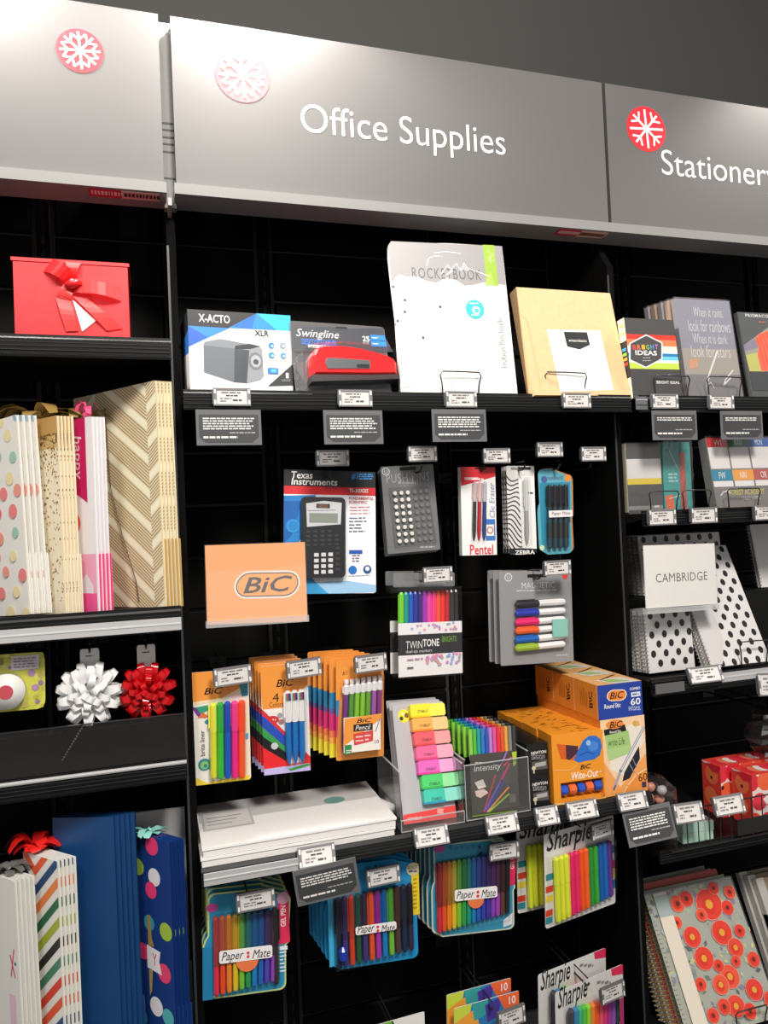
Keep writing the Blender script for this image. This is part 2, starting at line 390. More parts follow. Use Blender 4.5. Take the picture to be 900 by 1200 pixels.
def quote_card(x, y, z, label, w=.115, h=.064, yaw=0, lean=0, roll=0, lines=5, seed=1):
    r = thing('quote_card', label, 'card', x, y, z, yaw, lean, roll, 'dark review cards')
    q = MB(); q.box(-w/2, w/2, -.0008, .0008, 0, h, mat('#67686a', .35)); q.build('holder', r)
    q = MB(); c = .014; p = [(-w/2+.005, .004), (w/2-.005, .004), (w/2-.005, h-.010), (w/2-.005-.004, h-.006), (-w/2+.009, h-.006), (-w/2+.005, h-.010)]
    p = [(-w/2+.017, .005), (w/2-.017, .005), (w/2-.005, .015), (w/2-.005, h-.009), (-w/2+.005, h-.009), (-w/2+.005, .015)]
    q.prism(p, -.0014, -.0008, mat('#3f4042', .45)); q.build('insert', r)
    f = Face(r, w, h, (0, 0), (115, 0), (0, 64), -.0015); wm = mat('#e6e4e2', .5)
    f.words(12, 14, 104, 14+4.6*lines, lines, wm, seed, .5, .12); f.words(58, 40, 104, 44, 1, mat('#a9a8a8', .5), seed+7, .5, .05); f.words(12, 47, 76, 52.5, 1, wm, seed+9, .62, .1)
    f.build('print')
    return r
def hook(x, z, yf, label):
    r = thing('peg_hook', label, 'hook', x, YW-.001, z, group='steel peg hooks')
    q = MB(); q.tube([(0, 0, 0), (0, yf+.012-YW, 0), (0, yf+.004-YW, .004), (0, yf-YW, .010)], .0022, mat('#3a3a3c', .3, .6)); q.build('wire', r)
    q = MB(); q.box(-.018, .018, -.004, 0, -.012, .012, FIXG); q.build('back_plate', r)
    q = MB(); q.tube([(0, 0, .018), (0, yf+.004-YW, .018)], .0015, mat('#3a3a3c', .3, .6)); q.build('tag_arm', r)

def pen(root, p0, p1, r, body, cap=None, capf=.35, y=0, clip_=False, name='pen', tip=None, rough=.3, grip=None, blunt=True):
    """capped pen from p0 (cap end) to p1 (tip end), x,z in the plane of the card"""
    a, b = Vector((p0[0], y, p0[1])), Vector((p1[0], y, p1[1])); L = (b-a).length
    d = (b-a).normalized(); Mx = Matrix.Translation(a) @ d.to_track_quat('Z', 'Y').to_matrix().to_4x4()
    k = ('pen', round(L, 3), round(r, 4), body, capf if cap else 0, tip, rough, blunt)
    if k not in _M:
        q = MB(); s = L*capf if cap else 0
        q.tube([(0, 0, s), (0, 0, L*.9), (0, 0, L*.975), (0, 0, L)], [r*.95, r, r*.92, r*.6], mat(body, rough), 8) if blunt else q.tube([(0, 0, s), (0, 0, L*.82), (0, 0, L*.93), (0, 0, L)], [r*.92, r, r*.75, r*.3], mat(body, rough), 8); _M[k] = q.mesh('pen')
    o = link(name, _M[k], root, M=Mx)
    if cap:
        k = ('cap', round(L, 3), round(r, 4), cap, capf)
        if k not in _M:
            q = MB(); q.tube([(0, 0, 0), (0, 0, L*.03), (0, 0, L*capf)], [r*.6, r, r*1.06], mat(cap, .28), 8)
            q.box(-r*.3, r*.3, r*.95, r*1.35, L*.03, L*capf*.85, mat(cap, .28)); _M[k] = q.mesh('cap')
        link('cap', _M[k], o)
    if grip:
        k = ('grip', round(L, 3), round(r, 4), grip)
        if k not in _M:
            q = MB(); q.tube([(0, 0, L*.6), (0, 0, L*.84)], [r*1.12, r*1.08], mat(grip, .5), 8); _M[k] = q.mesh('grip')
        link('grip', _M[k], o)
    return o
def blister(root, pts, y0, depth, shrink=.006, m=None, name='blister_shell'):
    q = MB(); n = len(pts); cx = sum(p[0] for p in pts)/n; cz = sum(p[1] for p in pts)/n
    w = max(p[0] for p in pts)-min(p[0] for p in pts); h = max(p[1] for p in pts)-min(p[1] for p in pts)
    fx, fz = 1-2*shrink/w, 1-2*shrink/h
    a = [(x, y0, z) for x, z in pts]; b = [(cx+(x-cx)*fx, y0-depth, cz+(z-cz)*fz) for x, z in pts]
    q.add(a+b, [tuple(range(n, 2*n))]+[(i, (i+1) % n, (i+1) % n+n, i+n) for i in range(n)], m or CLEAR)
    return q.build(name, root)
def card(root, w, h, col, t=.0015, r=.004, outline=None, name='backing_card', rough=.4):
    q = MB(); q.prism(outline or rrect(w, h, r), -t, 0, mat(col, rough) if isinstance(col, str) else col); return q.build(name, root)
def step_back(root, n, dx, dy, dz, labels, keep=('backing_card', 'printed_front'), rollj=0):
    M0 = root.matrix_world.copy()
    for k in range(1, n+1):
        copy_thing(root, Matrix.Translation((dx*k, dy*k, dz*k)) @ M0, labels(k), keep)
ORD = ['front', 'second', 'third', 'fourth', 'fifth', 'sixth', 'seventh', 'eighth']
bpy.context.view_layer.update()

# ------------------------------------------------------------------ office bay, top shelf
# sharpener box
w, h, d = .19, .157, .12
r = thing('sharpener_box', 'white and blue boxed electric pencil sharpener on the upper shelf', 'box', .162, -.03, 1.752, 4)
q = MB(); q.box(-w/2, w/2, 0, d, 0, h, WHITE); q.build('carton', r)
q = MB(); q.add([(-w/2-.0003, 0, h), (-w/2-.0003, d, h), (-w/2-.0003, d, h*.74), (-w/2-.0003, 0, h*.76)], [(0, 1, 2, 3)], '#20262e'); q.add([(-w/2-.0003, 0, h*.76), (-w/2-.0003, d, h*.74), (-w/2-.0003, d, h*.6), (-w/2-.0003, 0, h*.5)], [(0, 1, 2, 3)], '#2d7ad0')
q.add([(-w/2, 0, h+.0003), (w/2, 0, h+.0003), (w/2, d, h+.0003), (-w/2, d, h+.0003)], [(0, 1, 2, 3)], '#20262e'); q.build('printed_side', r)
f = Face(r, w, h, (112, 68), (838, 112), (140, 618), 0, .018)
f.poly([(112, 68), (592, 97), (400, 207), (118, 188)], '#202226')
f.poly([(592, 97), (838, 112), (843, 228), (395, 205)], '#1f8fe6'); f.poly([(592, 97), (838, 112), (843, 228), (740, 222)], '#2cc4ea'); f.poly([(592, 97), (420, 195), (560, 212)], '#1c6fd0')
f.poly([(118, 188), (400, 207), (126, 338)], '#2b8eea'); f.poly([(118, 188), (250, 270), (126, 338)], '#2462cf')
f.poly([(858, 480), (866, 640), (680, 640)], '#3c3d40')
f.poly([(225, 330), (440, 358), (440, 602), (232, 525)], '#6f757d'); f.poly([(225, 330), (232, 305), (340, 284), (625, 342), (548, 362), (440, 358)], '#878c93')
f.poly([(440, 358), (545, 368), (530, 612), (440, 602)], '#4d5259'); f.poly([(545, 362), (560, 350), (618, 346), (636, 365), (650, 565), (628, 590), (530, 614)], '#9a9da4')
f.poly([(445, 335), (545, 322), (625, 342), (548, 362), (440, 358)], '#33373d')
for k in range(9): f.line([(446+k*10, 375), (444+k*9.5, 598)], 2, '#3c4147')
f.circ(590, 452, 52, '#7b7f86', 20, 62); f.circ(592, 452, 36, '#b4b6bc', 20, 44); f.circ(592, 458, 20, '#4a4d55')
f.text('X-ACTO', 188, 108, 404, 168, WHITE, 0, .02); f.text('XLR', 580, 224, 682, 266, '#2a2a2c', 0, .02)
for x, y, c in ((702, 337, '#2d8fe0'), (785, 338, '#9aa6b4'), (704, 410, '#2a9ac4'), (790, 414, '#5aa0d8')): f.circ(x, y, 22, c); f.circ(x+6, y+4, 9, '#dceaf4', 8)
f.words(668, 365, 830, 377, 1, '#b0b4bc', 4, .5, .1); f.words(668, 440, 830, 465, 2, '#c4a8a0', 5, .4, .1); f.words(750, 285, 830, 295, 1, '#9a9aa0', 6, .5, .1)
f.rect(678, 505, 754, 548, '#2f86d8'); f.rect(700, 515, 740, 538, '#66c2d8'); f.text('1', 810, 545, 830, 585, WHITE, 0, .03); f.words(780, 592, 845, 612, 2, '#a8a8ac', 7, .5, .1)
f.build()

# stapler pack
w, h = .2, .15
r = thing('stapler_pack', 'red desktop stapler in a clear blister pack beside the sharpener box', 'stapler', .357, -.03, 1.752, 8, 8, -.8)
TL, TR, BL = (65, 82), (770, 160), (95, 605)
f = Face(r, w, h, TL, TR, BL, -.0015, .018); c = f.c
q = MB(); q.prism(rrect(w, h, .008), -.0008, 0, clear_mat('clear_card', (.8, .82, .86), .3, .1, .10)); q.build('clear_back', r)
q = MB(); pts = [c(95, 330), c(830, 372), c(770, 240), c(762, 170), c(500, 165), c(480, 150), c(400, 148), c(110, 130), c(92, 165)]; q.prism(pts, -.0015, -.0009, mat('#3d4249', .4)); q.build('backing_card', r)
f.text('Swingline', 112, 165, 420, 245, '#d8dae0', .35, .0); f.text('DESKTOP STAPLER', 150, 243, 400, 290, '#2f74d8', .0, .03); f.rect(195, 288, 345, 310, '#e8e8ea'); f.words(205, 292, 340, 306, 1, '#3d4249', 3, .6, .05)
f.text('25', 597, 232, 650, 276, WHITE, 0, .03); f.words(597, 280, 650, 300, 2, '#c8c8cc', 5, .5, .1); f.rect(658, 228, 772, 272, '#2a7fe0'); f.rect(660, 278, 778, 322, '#2a7fe0'); f.words(670, 240, 720, 256, 1, WHITE, 6, .6, .1); f.words(672, 290, 720, 306, 1, WHITE, 8, .6, .1)
f.rect(400, 148, 480, 160, '#101012')
f.build()
outl = [(190, 548), (186, 470), (192, 400), (215, 350), (260, 330), (340, 328), (430, 336), (540, 362), (660, 402), (750, 438), (800, 470), (812, 500), (812, 592), (560, 578)]
q = MB(); P = [c(*p) for p in outl][::-1]; n = len(P); cx = sum(p[0] for p in P)/n; cz = sum(p[1] for p in P)/n
RED = mat('#ee2a2e', .22)
a = [(x, -.002, z) for x, z in P]; b = [(x, -.022, z) for x, z in P]; cc = [(cx+(x-cx)*.93, -.029, cz+(z-cz)*.88) for x, z in P]
q.add(a+b+cc, [tuple(range(2*n, 3*n))]+[(i, (i+1) % n, (i+1) % n+n, i+n) for i in range(n)]+[(i+n, (i+1) % n+n, (i+1) % n+2*n, i+2*n) for i in range(n)], RED); st = q.build('stapler_body', r, )
q = MB(); P = [c(*p) for p in [(275, 470), (285, 435), (320, 432), (600, 470), (600, 535), (290, 515)]][::-1]; q.prism(P, -.0305, -.029, mat('#83888c', .25, .6)); q.build('steel_rail', r)
q = MB(); P = [c(*p) for p in [(500, 495), (590, 502), (590, 530), (500, 520)]][::-1]; q.prism(P, -.031, -.0305, mat('#2e3134', .3)); q.build('rail_window', r)
q = MB(); P = [c(*p) for p in [(180, 552), (560, 582), (815, 596), (815, 632), (180, 605)]][::-1]; q.prism(P, -.03, -.002, mat('#3b3236', .4)); q.build('stapler_base', r)
blister(r, [c(*p) for p in [(100, 640), (100, 380), (150, 320), (260, 308), (440, 310), (640, 350), (800, 372), (835, 480), (840, 640)]][::-1], -.0016, .034, .004)

# tall notebook in a mailer
w, h = .249, .324
r = thing('smart_notebook', 'tall white and grey notebook with a torn edge print and green stripe', 'notebook', .592, -.03, 1.752, -2, 5.3, -1)
f = Face(r, w, h, (38, 42), (440, 55), (85, 555), -.012, .02); c = f.c
q = MB(); zt = h; top = [(w/2, 0), (w/2, h*.97), (w/2-.004, h-.003), (w*.3, h-.001), (0, h), (-w*.3, h-.003), (-w*.46, h-.002), (-w*.495, h*.965), (-w/2, h*.9), (-w*.485, h*.5), (-w/2, 0)]
q.prism([(-w/2, 0)]+top[:-1], -.012, 0, PAPER); q.build('cover', r)
rnd = random.Random(5); wave = []
for k in range(13): x = 36+(440-36)*k/12; wave.append((x, 158+44*(k/12)**.8+10*math.sin(k*1.7)+rnd.uniform(-4, 4)))
wave[0] = (40, 205); wave[1] = (78, 160)
f.poly([(34, 70), (50, 44), (440, 57), (452, 200)]+wave[::-1][1:], '#908d8e')
f.rect(376, 50, 418, 202, '#8cae35'); f.poly([(376, 202), (388, 165), (398, 150), (412, 202)], '#9dbb52'); f.line([(385, 100), (400, 92), (396, 120), (412, 105)], 2, '#c5d69a'); f.line([(384, 75), (410, 90), (388, 110)], 2, '#c5d69a')
f.text('ROCKETBOOK', 122, 140, 362, 178, '#58565a', 0, -.005, 0, 1.15)
for s_ in ([(222, 160), (245, 128), (262, 150), (240, 165), (275, 122), (292, 150), (302, 120), (318, 148), (290, 140)], [(172, 130), (178, 105), (200, 95), (225, 98)], [(200, 84), (240, 80), (290, 86)], [(300, 135), (345, 150), (392, 168)]): f.line(s_, 2.4, '#e8e6e6')
f.circ(340, 287, 33, '#2bb5b5', 22); f.circ(344, 290, 14, '#e8f4f2', 14); f.circ(346, 292, 8, '#3fb9b4'); f.words(322, 262, 356, 270, 1, WHITE, 2, .6, .1); f.words(326, 304, 356, 312, 1, WHITE, 4, .6, .1)
for x, y in ((58, 205), (98, 252), (98, 293), (74, 324), (64, 337), (218, 277), (160, 384)): f.circ(x, y, 5, '#3a3a40', 8)
f.text('FriXion Pen Inside', 424, 318, 446, 498, '#8c8a8e', 0, 0, 90)
f.poly([(85, 528), (130, 522), (120, 548), (90, 556)], '#dcdadc'); f.line([(240, 548), (300, 544), (352, 530)], 5, '#c9c7ca')
f.build()

# kraft box
w, h, d = .238, .24, .028
r = thing('kraft_box', 'brown kraft paper box with a white label leaning on the upper shelf', 'box', .862, -.03, 1.752, 3.5, 11, -1)
KR = mat('#d9b386', .6, noise=.05, nscale=90)
q = MB(); q.box(-w/2, w/2, -d, 0, 0, h, KR); q.build('carton', r)
f = Face(r, w, h, (464, 217), (785, 240), (525, 555), -d, .02)
f.poly([(567, 367), (747, 375), (792, 585), (612, 580)], '#f4f2f0'); f.poly([(622, 376), (702, 380), (712, 425), (676, 440), (634, 428)], '#26282a'); f.text('amazonbasics', 640, 403, 700, 413, '#d8d6d2', 0, .01); f.circ(682, 488, 4, '#c8c6c6', 8); f.line([(640, 508), (690, 514), (740, 522)], 2, '#d8d6d4')
f.line([(464, 300), (500, 330), (548, 560)], 1.2, '#c49a60')
f.build()

def wire_stop(x, y, z, label, w=.07, h=.05):
    r = thing('wire_stop', label, 'wire stop', x, y, z, group='bent wire product stops')
    q = MB(); q.tube([(-w/2+.003, 0, 0), (-w/2+.001, -.002, h*.55), (-w/2-.003, -.004, h*.86), (-w/2+.002, -.006, h), (0, -.006, h), (w/2-.002, -.006, h*.98), (w/2+.003, -.004, h*.84), (w/2-.001, -.002, h*.5), (w/2-.003, 0, 0)], .0016, mat('#3c3c40', .3, .5), 6); q.build('wire', r, True)
    q = MB(); q.box(-w/2, w/2, -.002, .006, -.001, .001, FIXG); q.build('foot', r)
wire_stop(.59, -.046, 1.753, 'bent wire stop in front of the torn-print white notebook', .082)
wire_stop(.824, -.052, 1.753, 'bent wire stop in front of the kraft box label', .092, .052)
wire_stop(1.085, -.052, 1.753, 'bent wire stop in front of the hexagon book', .088, .05)
wire_stop(1.225, -.052, 1.753, 'bent wire stop in front of the grey wrapped journal', .088, .05)
wire_stop(1.05, -.052, 1.507, 'bent wire stop in front of the charcoal notepad set', .07, .045)
wire_stop(1.135, -.052, 1.507, 'bent wire stop in front of the teal wrapped notes', .07, .045)
wire_stop(1.262, -.052, 1.507, 'bent wire stop in front of the red and blue state name notes', .085, .045)

for x, l, y in ((.138, 'price tag under the electric sharpener box', -.062), (.367, 'price tag under the red stapler pack', -.062), (.583, 'price tag under the torn-print white notebook', -.062), (.842, 'price tag under the kraft box', -.062), (1.059, 'price tag under the hexagon book', -.062), (1.207, 'price tag under the grey wrapped journal', -.062)):
    price_tag(x, y, 1.7455, l)
for x, y, z, l, sd in ((.131, -.06, 1.659, 'dark review card hanging below the sharpener box', 1), (.362, -.06, 1.659, 'dark review card hanging below the red stapler', 2), (.578, -.06, 1.662, 'dark review card hanging below the torn-print notebook', 3), (1.083, -.06, 1.662, 'dark review card hanging below the hexagon book', 4), (1.262, -.06, 1.662, 'dark review card hanging below the grey journal', 5)):
    quote_card(x, y, z, l, lines=5 if sd < 4 else 2, seed=sd)
r = thing('lip_insert', 'small ridged grey insert at the shelf joint below the hexagon book', 'insert', 1.003, -.0595, 1.728)
q = MB(); q.box(-.014, .014, 0, .003, 0, .028, mat('#77777a', .3, .4)); q.box(-.014, .014, -.001, 0, .009, .011, '#3a3a3c'); q.box(-.014, .014, -.001, 0, .02, .022, '#b0b0b2'); q.build('insert_plate', r)

# ------------------------------------------------------------------ office bay, hooks: upper row
# calculator pack
w, h = .19, .25
r = thing('calculator_pack', 'scientific calculator on a blue and white blister card', 'calculator', .331, .06, 1.371, -1.5, 3, 3)
f = Face(r, w, h, (420, 190), (828, 205), (422, 735), -.0015); c = f.c
card(r, w, h, '#eceef4', .0015, .006)
f.rect(420, 186, 830, 272, '#0d0f14'); f.rect(420, 270, 830, 306, '#d5202b')
f.poly([(418, 306), (560, 306), (470, 560), (560, 690), (700, 740), (418, 745)], '#1f7fc8'); f.poly([(418, 330), (500, 330), (455, 480), (418, 520)], '#1560b0'); f.poly([(560, 690), (700, 690), (830, 715), (830, 745), (560, 745)], '#9cc6e6'); f.poly([(480, 660), (560, 690), (620, 745), (480, 745)], '#3aa0dc')
f.text('Texas', 452, 200, 545, 232, WHITE, .12, .03); f.text('Instruments', 452, 232, 655, 262, WHITE, .12, .03)
f.text('#1', 718, 208, 748, 240, '#2b8fe0', .1, .03); f.words(752, 210, 818, 240, 3, '#3a9ae8', 3, .6, .1)
f.text('TI-30XIIS', 708, 280, 795, 298, WHITE, .1, .03); f.text('FUNDAMENTAL', 708, 318, 820, 331, '#c03038', 0, .02); f.text('SCIENTIFIC', 708, 335, 788, 347, '#c03038', 0, .02)
f.words(712, 358, 815, 400, 3, '#d0868a', 5, .4, .2); f.words(708, 406, 790, 480, 5, '#6a7078', 8, .45, .5)
f.rect(708, 555, 768, 572, '#2456a8'); f.words(722, 574, 760, 610, 3, '#7a7078', 9, .5, .2); f.circ(724, 643, 19, '#1f6fc0'); f.circ(790, 643, 19, '#2a4f88'); f.circ(790, 640, 10, '#dfe6f0'); f.words(705, 666, 808, 673, 1, '#9aa4b4', 10, .5, .1)
f.circ(460, 440, 30, '#2f8fd4', 16); f.circ(462, 440, 20, '#1f7fc8', 16)
f.build()
A, B = c(494, 668), c(684, 322)
q = MB(); W_, H_ = B[0]-A[0], B[1]-A[1]; cx = (A[0]+B[0])/2
ol = [(cx+x, A[1]+z) for x, z in rrect(W_, H_, .009)]; ol = [(x+(.0018 if x > cx else -.0018)*math.sin(math.pi*min(1, max(0, (z-A[1])/H_))), z) for x, z in ol]
q.prism(ol, -.016, -.002, mat('#1b1c20', .35)); calc = q.build('calculator_body', r)
f2 = Face(r, w, h, (420, 190), (828, 205), (422, 735), -.0161)
f2.poly([(512, 345), (590, 335), (668, 345), (664, 440), (516, 448)], '#c9cbcf'); f2.rect(556, 348, 616, 368, '#3a2a24'); f2.rect(566, 350, 606, 366, '#6a4a38'); f2.words(520, 374, 650, 381, 1, '#60626a', 5, .5, .1); f2.build('face_plate')
q = MB(); a, b = c(526, 428), c(650, 392); q.box(a[0], b[0], -.0172, -.0166, a[1], b[1], mat('#8d938c', .15)); q.build('screen', r)
q = MB()
for i in range(5):
    for j in range(4):
        if i < 4 or j: a = c(521+i*31, 470+j*19); q.box(a[0]-.0042, a[0]+.0042, -.0175, -.016, a[1]-.0024, a[1]+.0024, mat('#33353a', .4))
for j in range(5): a = c(650, 545+j*23); q.box(a[0]-.0042, a[0]+.0042, -.0175, -.016, a[1]-.003, a[1]+.003, mat('#33353a', .4))
q.build('function_keys', r)
for j in range(4):
    for i in range(3):
        a = c(557+i*31, 571+j*25); q = ('nkey',)
        if q not in _M:
            t = MB(); t.box(-.0046, .0046, -.0185, -.016, -.0036, .0036, mat('#d8d8da', .4)); _M[q] = t.mesh('number_key')
        link('number_key', _M[q], r, (a[0], 0, a[1]))
blister(r, [(x, z) for x, z in [c(486, 680), c(694, 680), c(690, 500), c(694, 330), c(676, 312), c(502, 314), c(486, 334), c(492, 500)]], -.0016, .019, .003)
hook(.335, 1.608, .03, 'peg hook holding the calculator pack')
price_tag(.338, .02, 1.641, 'price tag above the calculator pack', .066)

# orange brand sign on a clear stand
w, h = .184, .149
r = thing('brand_sign', 'orange sign with grey lettering in a clear holder', 'sign', .173, -.03, 1.331, 1, 2.4, .8)
q = MB(); q.box(-w/2, w/2, -.001, .001, .014, h, mat('#fbb07a', .4)); q.build('sign_sheet', r)
f = Face(r, w, h, (75, 522), (515, 508), (85, 885), -.0011); gm = '#6d6a6c'
f.poly([(84, 640), (300, 632), (522, 612), (528, 870), (84, 870)], '#fcb887')
def pill(f, x0, y0, x1, y1, m, n=8, slant=18):
    ry = (y1-y0)/2; pts = []
    for k in range(n+1): an = math.pi/2-math.pi*k/n; pts.append((x1-ry+ry*math.cos(an)+slant*math.sin(an)*.5, (y0+y1)/2-ry*math.sin(an)))
    for k in range(n+1): an = -math.pi/2-math.pi*k/n; pts.append((x0+ry+ry*math.cos(an)+slant*math.sin(an)*.5, (y0+y1)/2-ry*math.sin(an)))
    f.poly(pts, m)
f.TL = (75, 515); 
pill(f, 200, 630, 492, 754, '#f6efe8'); pill(f, 208, 638, 484, 746, gm); pill(f, 213, 643, 479, 741, '#fbb07a')
f.text('BiC', 238, 655, 458, 728, gm, .28, .03)
f.build('lettering')
q = MB(); q.box(-w/2-.002, w/2+.002, -.003, -.0015, .012, h+.002, CLEAR); q.build('clear_front', r)
q = MB(); q.box(-w/2-.002, w/2+.002, -.005, .012, 0, .012, clear_mat('acrylic_edge', (.9, .91, .92), .4, .1, .35)); q.build('clear_foot', r)
q = MB(); q.tube([(0, .003, .07), (0, YW+.03, .07)], .003, FIXG); q.build('arm', r)

# push pins
w, h = .117, .182
def pins():
    r = thing('push_pin_pack', 'grey hanging pack of white push pins', 'push pins', .514, .06, 1.446, 0, 1.5, -2)
    f = Face(r, w, h, (47, 150), (237, 138), (75, 462), -.0015); c = f.c
    card(r, w, h, '#6f7172', .0015, .003)
    f.text('PUSH PINS', 68, 172, 224, 204, '#a9aaab', 0, -.01, 0, 1.1); f.circ(66, 167, 14, '#c9cacb', 16); f.circ(66, 167, 11, '#6f7172', 14); f.text('U', 60, 160, 72, 175, '#c9cacb'); f.rect(115, 150, 175, 162, '#141416')
    f.poly([(78, 225), (215, 218), (250, 425), (100, 440)], '#626465')
    f.words(190, 436, 245, 444, 1, '#b8b8ba', 3, .5, .1); f.words(110, 205, 175, 212, 1, '#a0a1a2', 3, .5, .1)
    f.build()
    k = MB(); k.tube([(0, 0, 0), (0, -.006, 0), (0, -.0065, 0)], [.0034, .0044, .0036], mat('#e6e1dc', .35), 10); me = k.mesh('push_pin')
    k = MB(); k.tube([(0, 0, 0), (0, -.005, 0)], [.0034, .0042], clear_mat('clear_pin', (.8, .78, .75), .4, .1, .15), 8); mc = k.mesh('clear_pin')
    for j in range(8):
        for i in range(3):
            a = c(96+i*23+j*2.6, 246+j*24.5-i*1.5); link('push_pin', me, r, (a[0], -.002, a[1]))
            a = c(168+i*21+j*2.6, 240+j*24.5-i*1.5); link('clear_pin', mc, r, (a[0], -.002, a[1]))
    blister(r, [c(*p) for p in [(98, 440), (250, 425), (212, 216), (74, 226)]], -.0016, .012, .003)
    return r
r = pins(); bpy.context.view_layer.update()
step_back(r, 2, .0015, .016, -.003, lambda k: 'grey push pin pack hanging %s on its hook behind the front pack' % ORD[k])
hook(.527, 1.612, .03, 'peg hook holding the push pin packs')
price_tag(.527, .02, 1.647, 'price tag above the push pins', .062)

# fine pens, white box pack
w, h = .08, .188
r = thing('pen_pack', 'white hanging pack of three slim pens with red top', 'pen pack', .656, .06, 1.432, -1, 0, 1.5)
f = Face(r, w, h, (330, 150), (463, 148), (337, 465), -.016); c = f.c
q = MB(); q.box(-w/2, w/2, -.016, 0, 0, h, mat('#eceaea', .35)); q.build('carton', r)
f.poly([(328, 148), (465, 146), (463, 182), (333, 218)], '#d22630'); f.rect(345, 186, 398, 196, '#e8b0b0'); f.words(372, 188, 425, 197, 1, WHITE, 2, .6, .1); f.rect(385, 150, 428, 157, '#141416')
f.text('Pentel', 366, 426, 455, 462, '#d8303a', .0, .015); f.text('Clic Eraser', 440, 205, 460, 330, '#3a4f9a', .2, -.005, 90); f.rect(426, 335, 463, 412, '#3c76c0'); f.rect(428, 355, 458, 395, '#e8e6e0'); f.circ(443, 375, 13, '#c05048'); f.circ(443, 375, 9, '#e8e6e0')
f.build()
for k, (bc, gc) in enumerate((('#2a2a30', '#c9b8b8'), ('#b8242c', '#d8b8b4'), ('#22407c', '#b8b8c4'))):
    pen(r, c(384+k*19, 202), c(380+k*19, 412), .0046, bc, gc, .34, -.018, blunt=False)
blister(r, [c(*p) for p in [(370, 416), (424, 416), (428, 200), (372, 198)]], -.0164, .009, .002)
hook(.668, 1.612, .03, 'peg hook holding the slim pen pack')
price_tag(.694, .02, 1.641, 'price tag above the slim pen pack', .062)

# zebra striped single pen packs
w, h = .066, .192
r = thing('pen_pack', 'single steel pen on a black and white striped hanging card', 'pen pack', .765, .06, 1.43, -3, 1, 1.5)
f = Face(r, w, h, (508, 147), (613, 140), (515, 462), -.0015); c = f.c
card(r, w, h, '#d9d6d4', .0015, .002)
for k in range(15): f.line([(503+i*7.5, 176+k*18.5+14*math.sin(i*.55+k*.35)+i*3.4) for i in range(9)], 4.5, '#4a4a4c')
f.rect(505, 440, 630, 470, '#18181a'); f.text('ZEBRA', 538, 447, 612, 462, WHITE, 0, .03); f.rect(552, 146, 600, 156, '#18181a'); f.rect(525, 150, 552, 158, '#8a8a8c')
f.poly([(552, 180), (612, 178), (620, 440), (566, 440)], '#eae8e6'); f.words(585, 235, 608, 243, 1, '#3a3a3c', 4, .7, .1); f.build()
pen(r, c(577, 188), c(580, 425), .0048, '#9fa0a2', '#c8c8ca', .5, -.008, rough=.25, blunt=False)
blister(r, [c(*p) for p in [(562, 432), (598, 432), (594, 182), (562, 184)]], -.0016, .013, .002)
bpy.context.view_layer.update()
step_back(r, 2, .001, .014, 0, lambda k: '%s striped single-pen card behind the front one on its hook' % ORD[k])
hook(.765, 1.612, .03, 'peg hook holding the striped single pen cards')
price_tag(.821, .02, 1.653, 'price tag above the striped card and teal pen pack', .062)

def lobed(w, h, lobe):
    """outline of a die-cut card; lobe = how far the side lobes stand out"""
    a = lobe; r = .012
    def arc(cx, cz, r, a0, a1, n=4): return [(cx+r*math.cos(math.radians(a0+(a1-a0)*k/n)), cz+r*math.sin(math.radians(a0+(a1-a0)*k/n))) for k in range(n+1)]
    p = arc(w/2-a-r, r, r, -90, 0)                      # right bottom, narrow
    p += arc(w/2-a+a*.5, h*.42, a*.5, 180, 90, 2)[::1]
    p += arc(w/2-r, h-r*2.2, r, 0, 90)
    p += arc(w/2-.05, h-.004, .004, 20, 90, 2)
    p += arc(-w/2+a+r, h-r, r, 90, 180)
    p += [(-w/2+a, h*.6), (-w/2+a*.4, h*.56), (-w/2, h*.5)]
    p += arc(-w/2+r, r*1.6, r, 180, 250) + [(-w/2+r*1.8, 0)]
    return p
# teal pack of four dark pens
w, h = .09, .19
r = thing('pen_pack', 'teal die-cut pack of four dark pens beside the striped card', 'pen pack', .85, .06, 1.424, 1, 0, 0)
f = Face(r, w, h, (617, 155), (755, 155), (630, 466), -.0015); c = f.c
card(r, w, h, '#5aa6b8', .0015, .01, lobed(w, h, .006))
f.poly([(632, 205), (750, 205), (748, 440), (640, 446)], '#2f86a2'); f.circ(650, 193, 12, '#4a5a9a'); f.text('PAPERMATE', 664, 184, 722, 196, '#5a4a70'); f.circ(741, 190, 13, '#e08a3c'); f.circ(640, 440, 9, '#c9dcae'); f.build()
for k in range(4): pen(r, c(664+k*21, 214), c(664+k*21, 445), .0056, '#27424e', '#1c1e24', .35, -.008, grip='#20262a')
blister(r, [c(*p) for p in [(650, 452), (744, 452), (742, 206), (650, 206)]], -.0016, .013, .003)
q = MB(); a, b = c(655, 332), c(745, 308); q.box(a[0], b[0], -.0165, -.0158, a[1], b[1], mat('#f0e6e6', .4)); q.build('name_band', r)
f = Face(r, w, h, (617, 155), (755, 155), (630, 466), -.0166); f.text('Paper Mate', 664, 312, 736, 328, '#54506a', .2); f.build('band_lettering')
bpy.context.view_layer.update()
c2 = copy_thing(r, pose(.862, .074, 1.426, 1), 'second die-cut pen pack with orange edge behind the teal one', ('backing_card',))
for ch in ALLKIDS(c2): ch.data = ch.data.copy(); ch.data.materials[0] = mat('#d98a4a')
hook(.85, 1.612, .03, 'peg hook holding the teal four pen packs')
hook(.929, 1.612, .03, 'empty peg hook at the right end of the upper row')
price_tag(.929, .02, 1.642, 'price tag above the empty hook by the divider', .062)

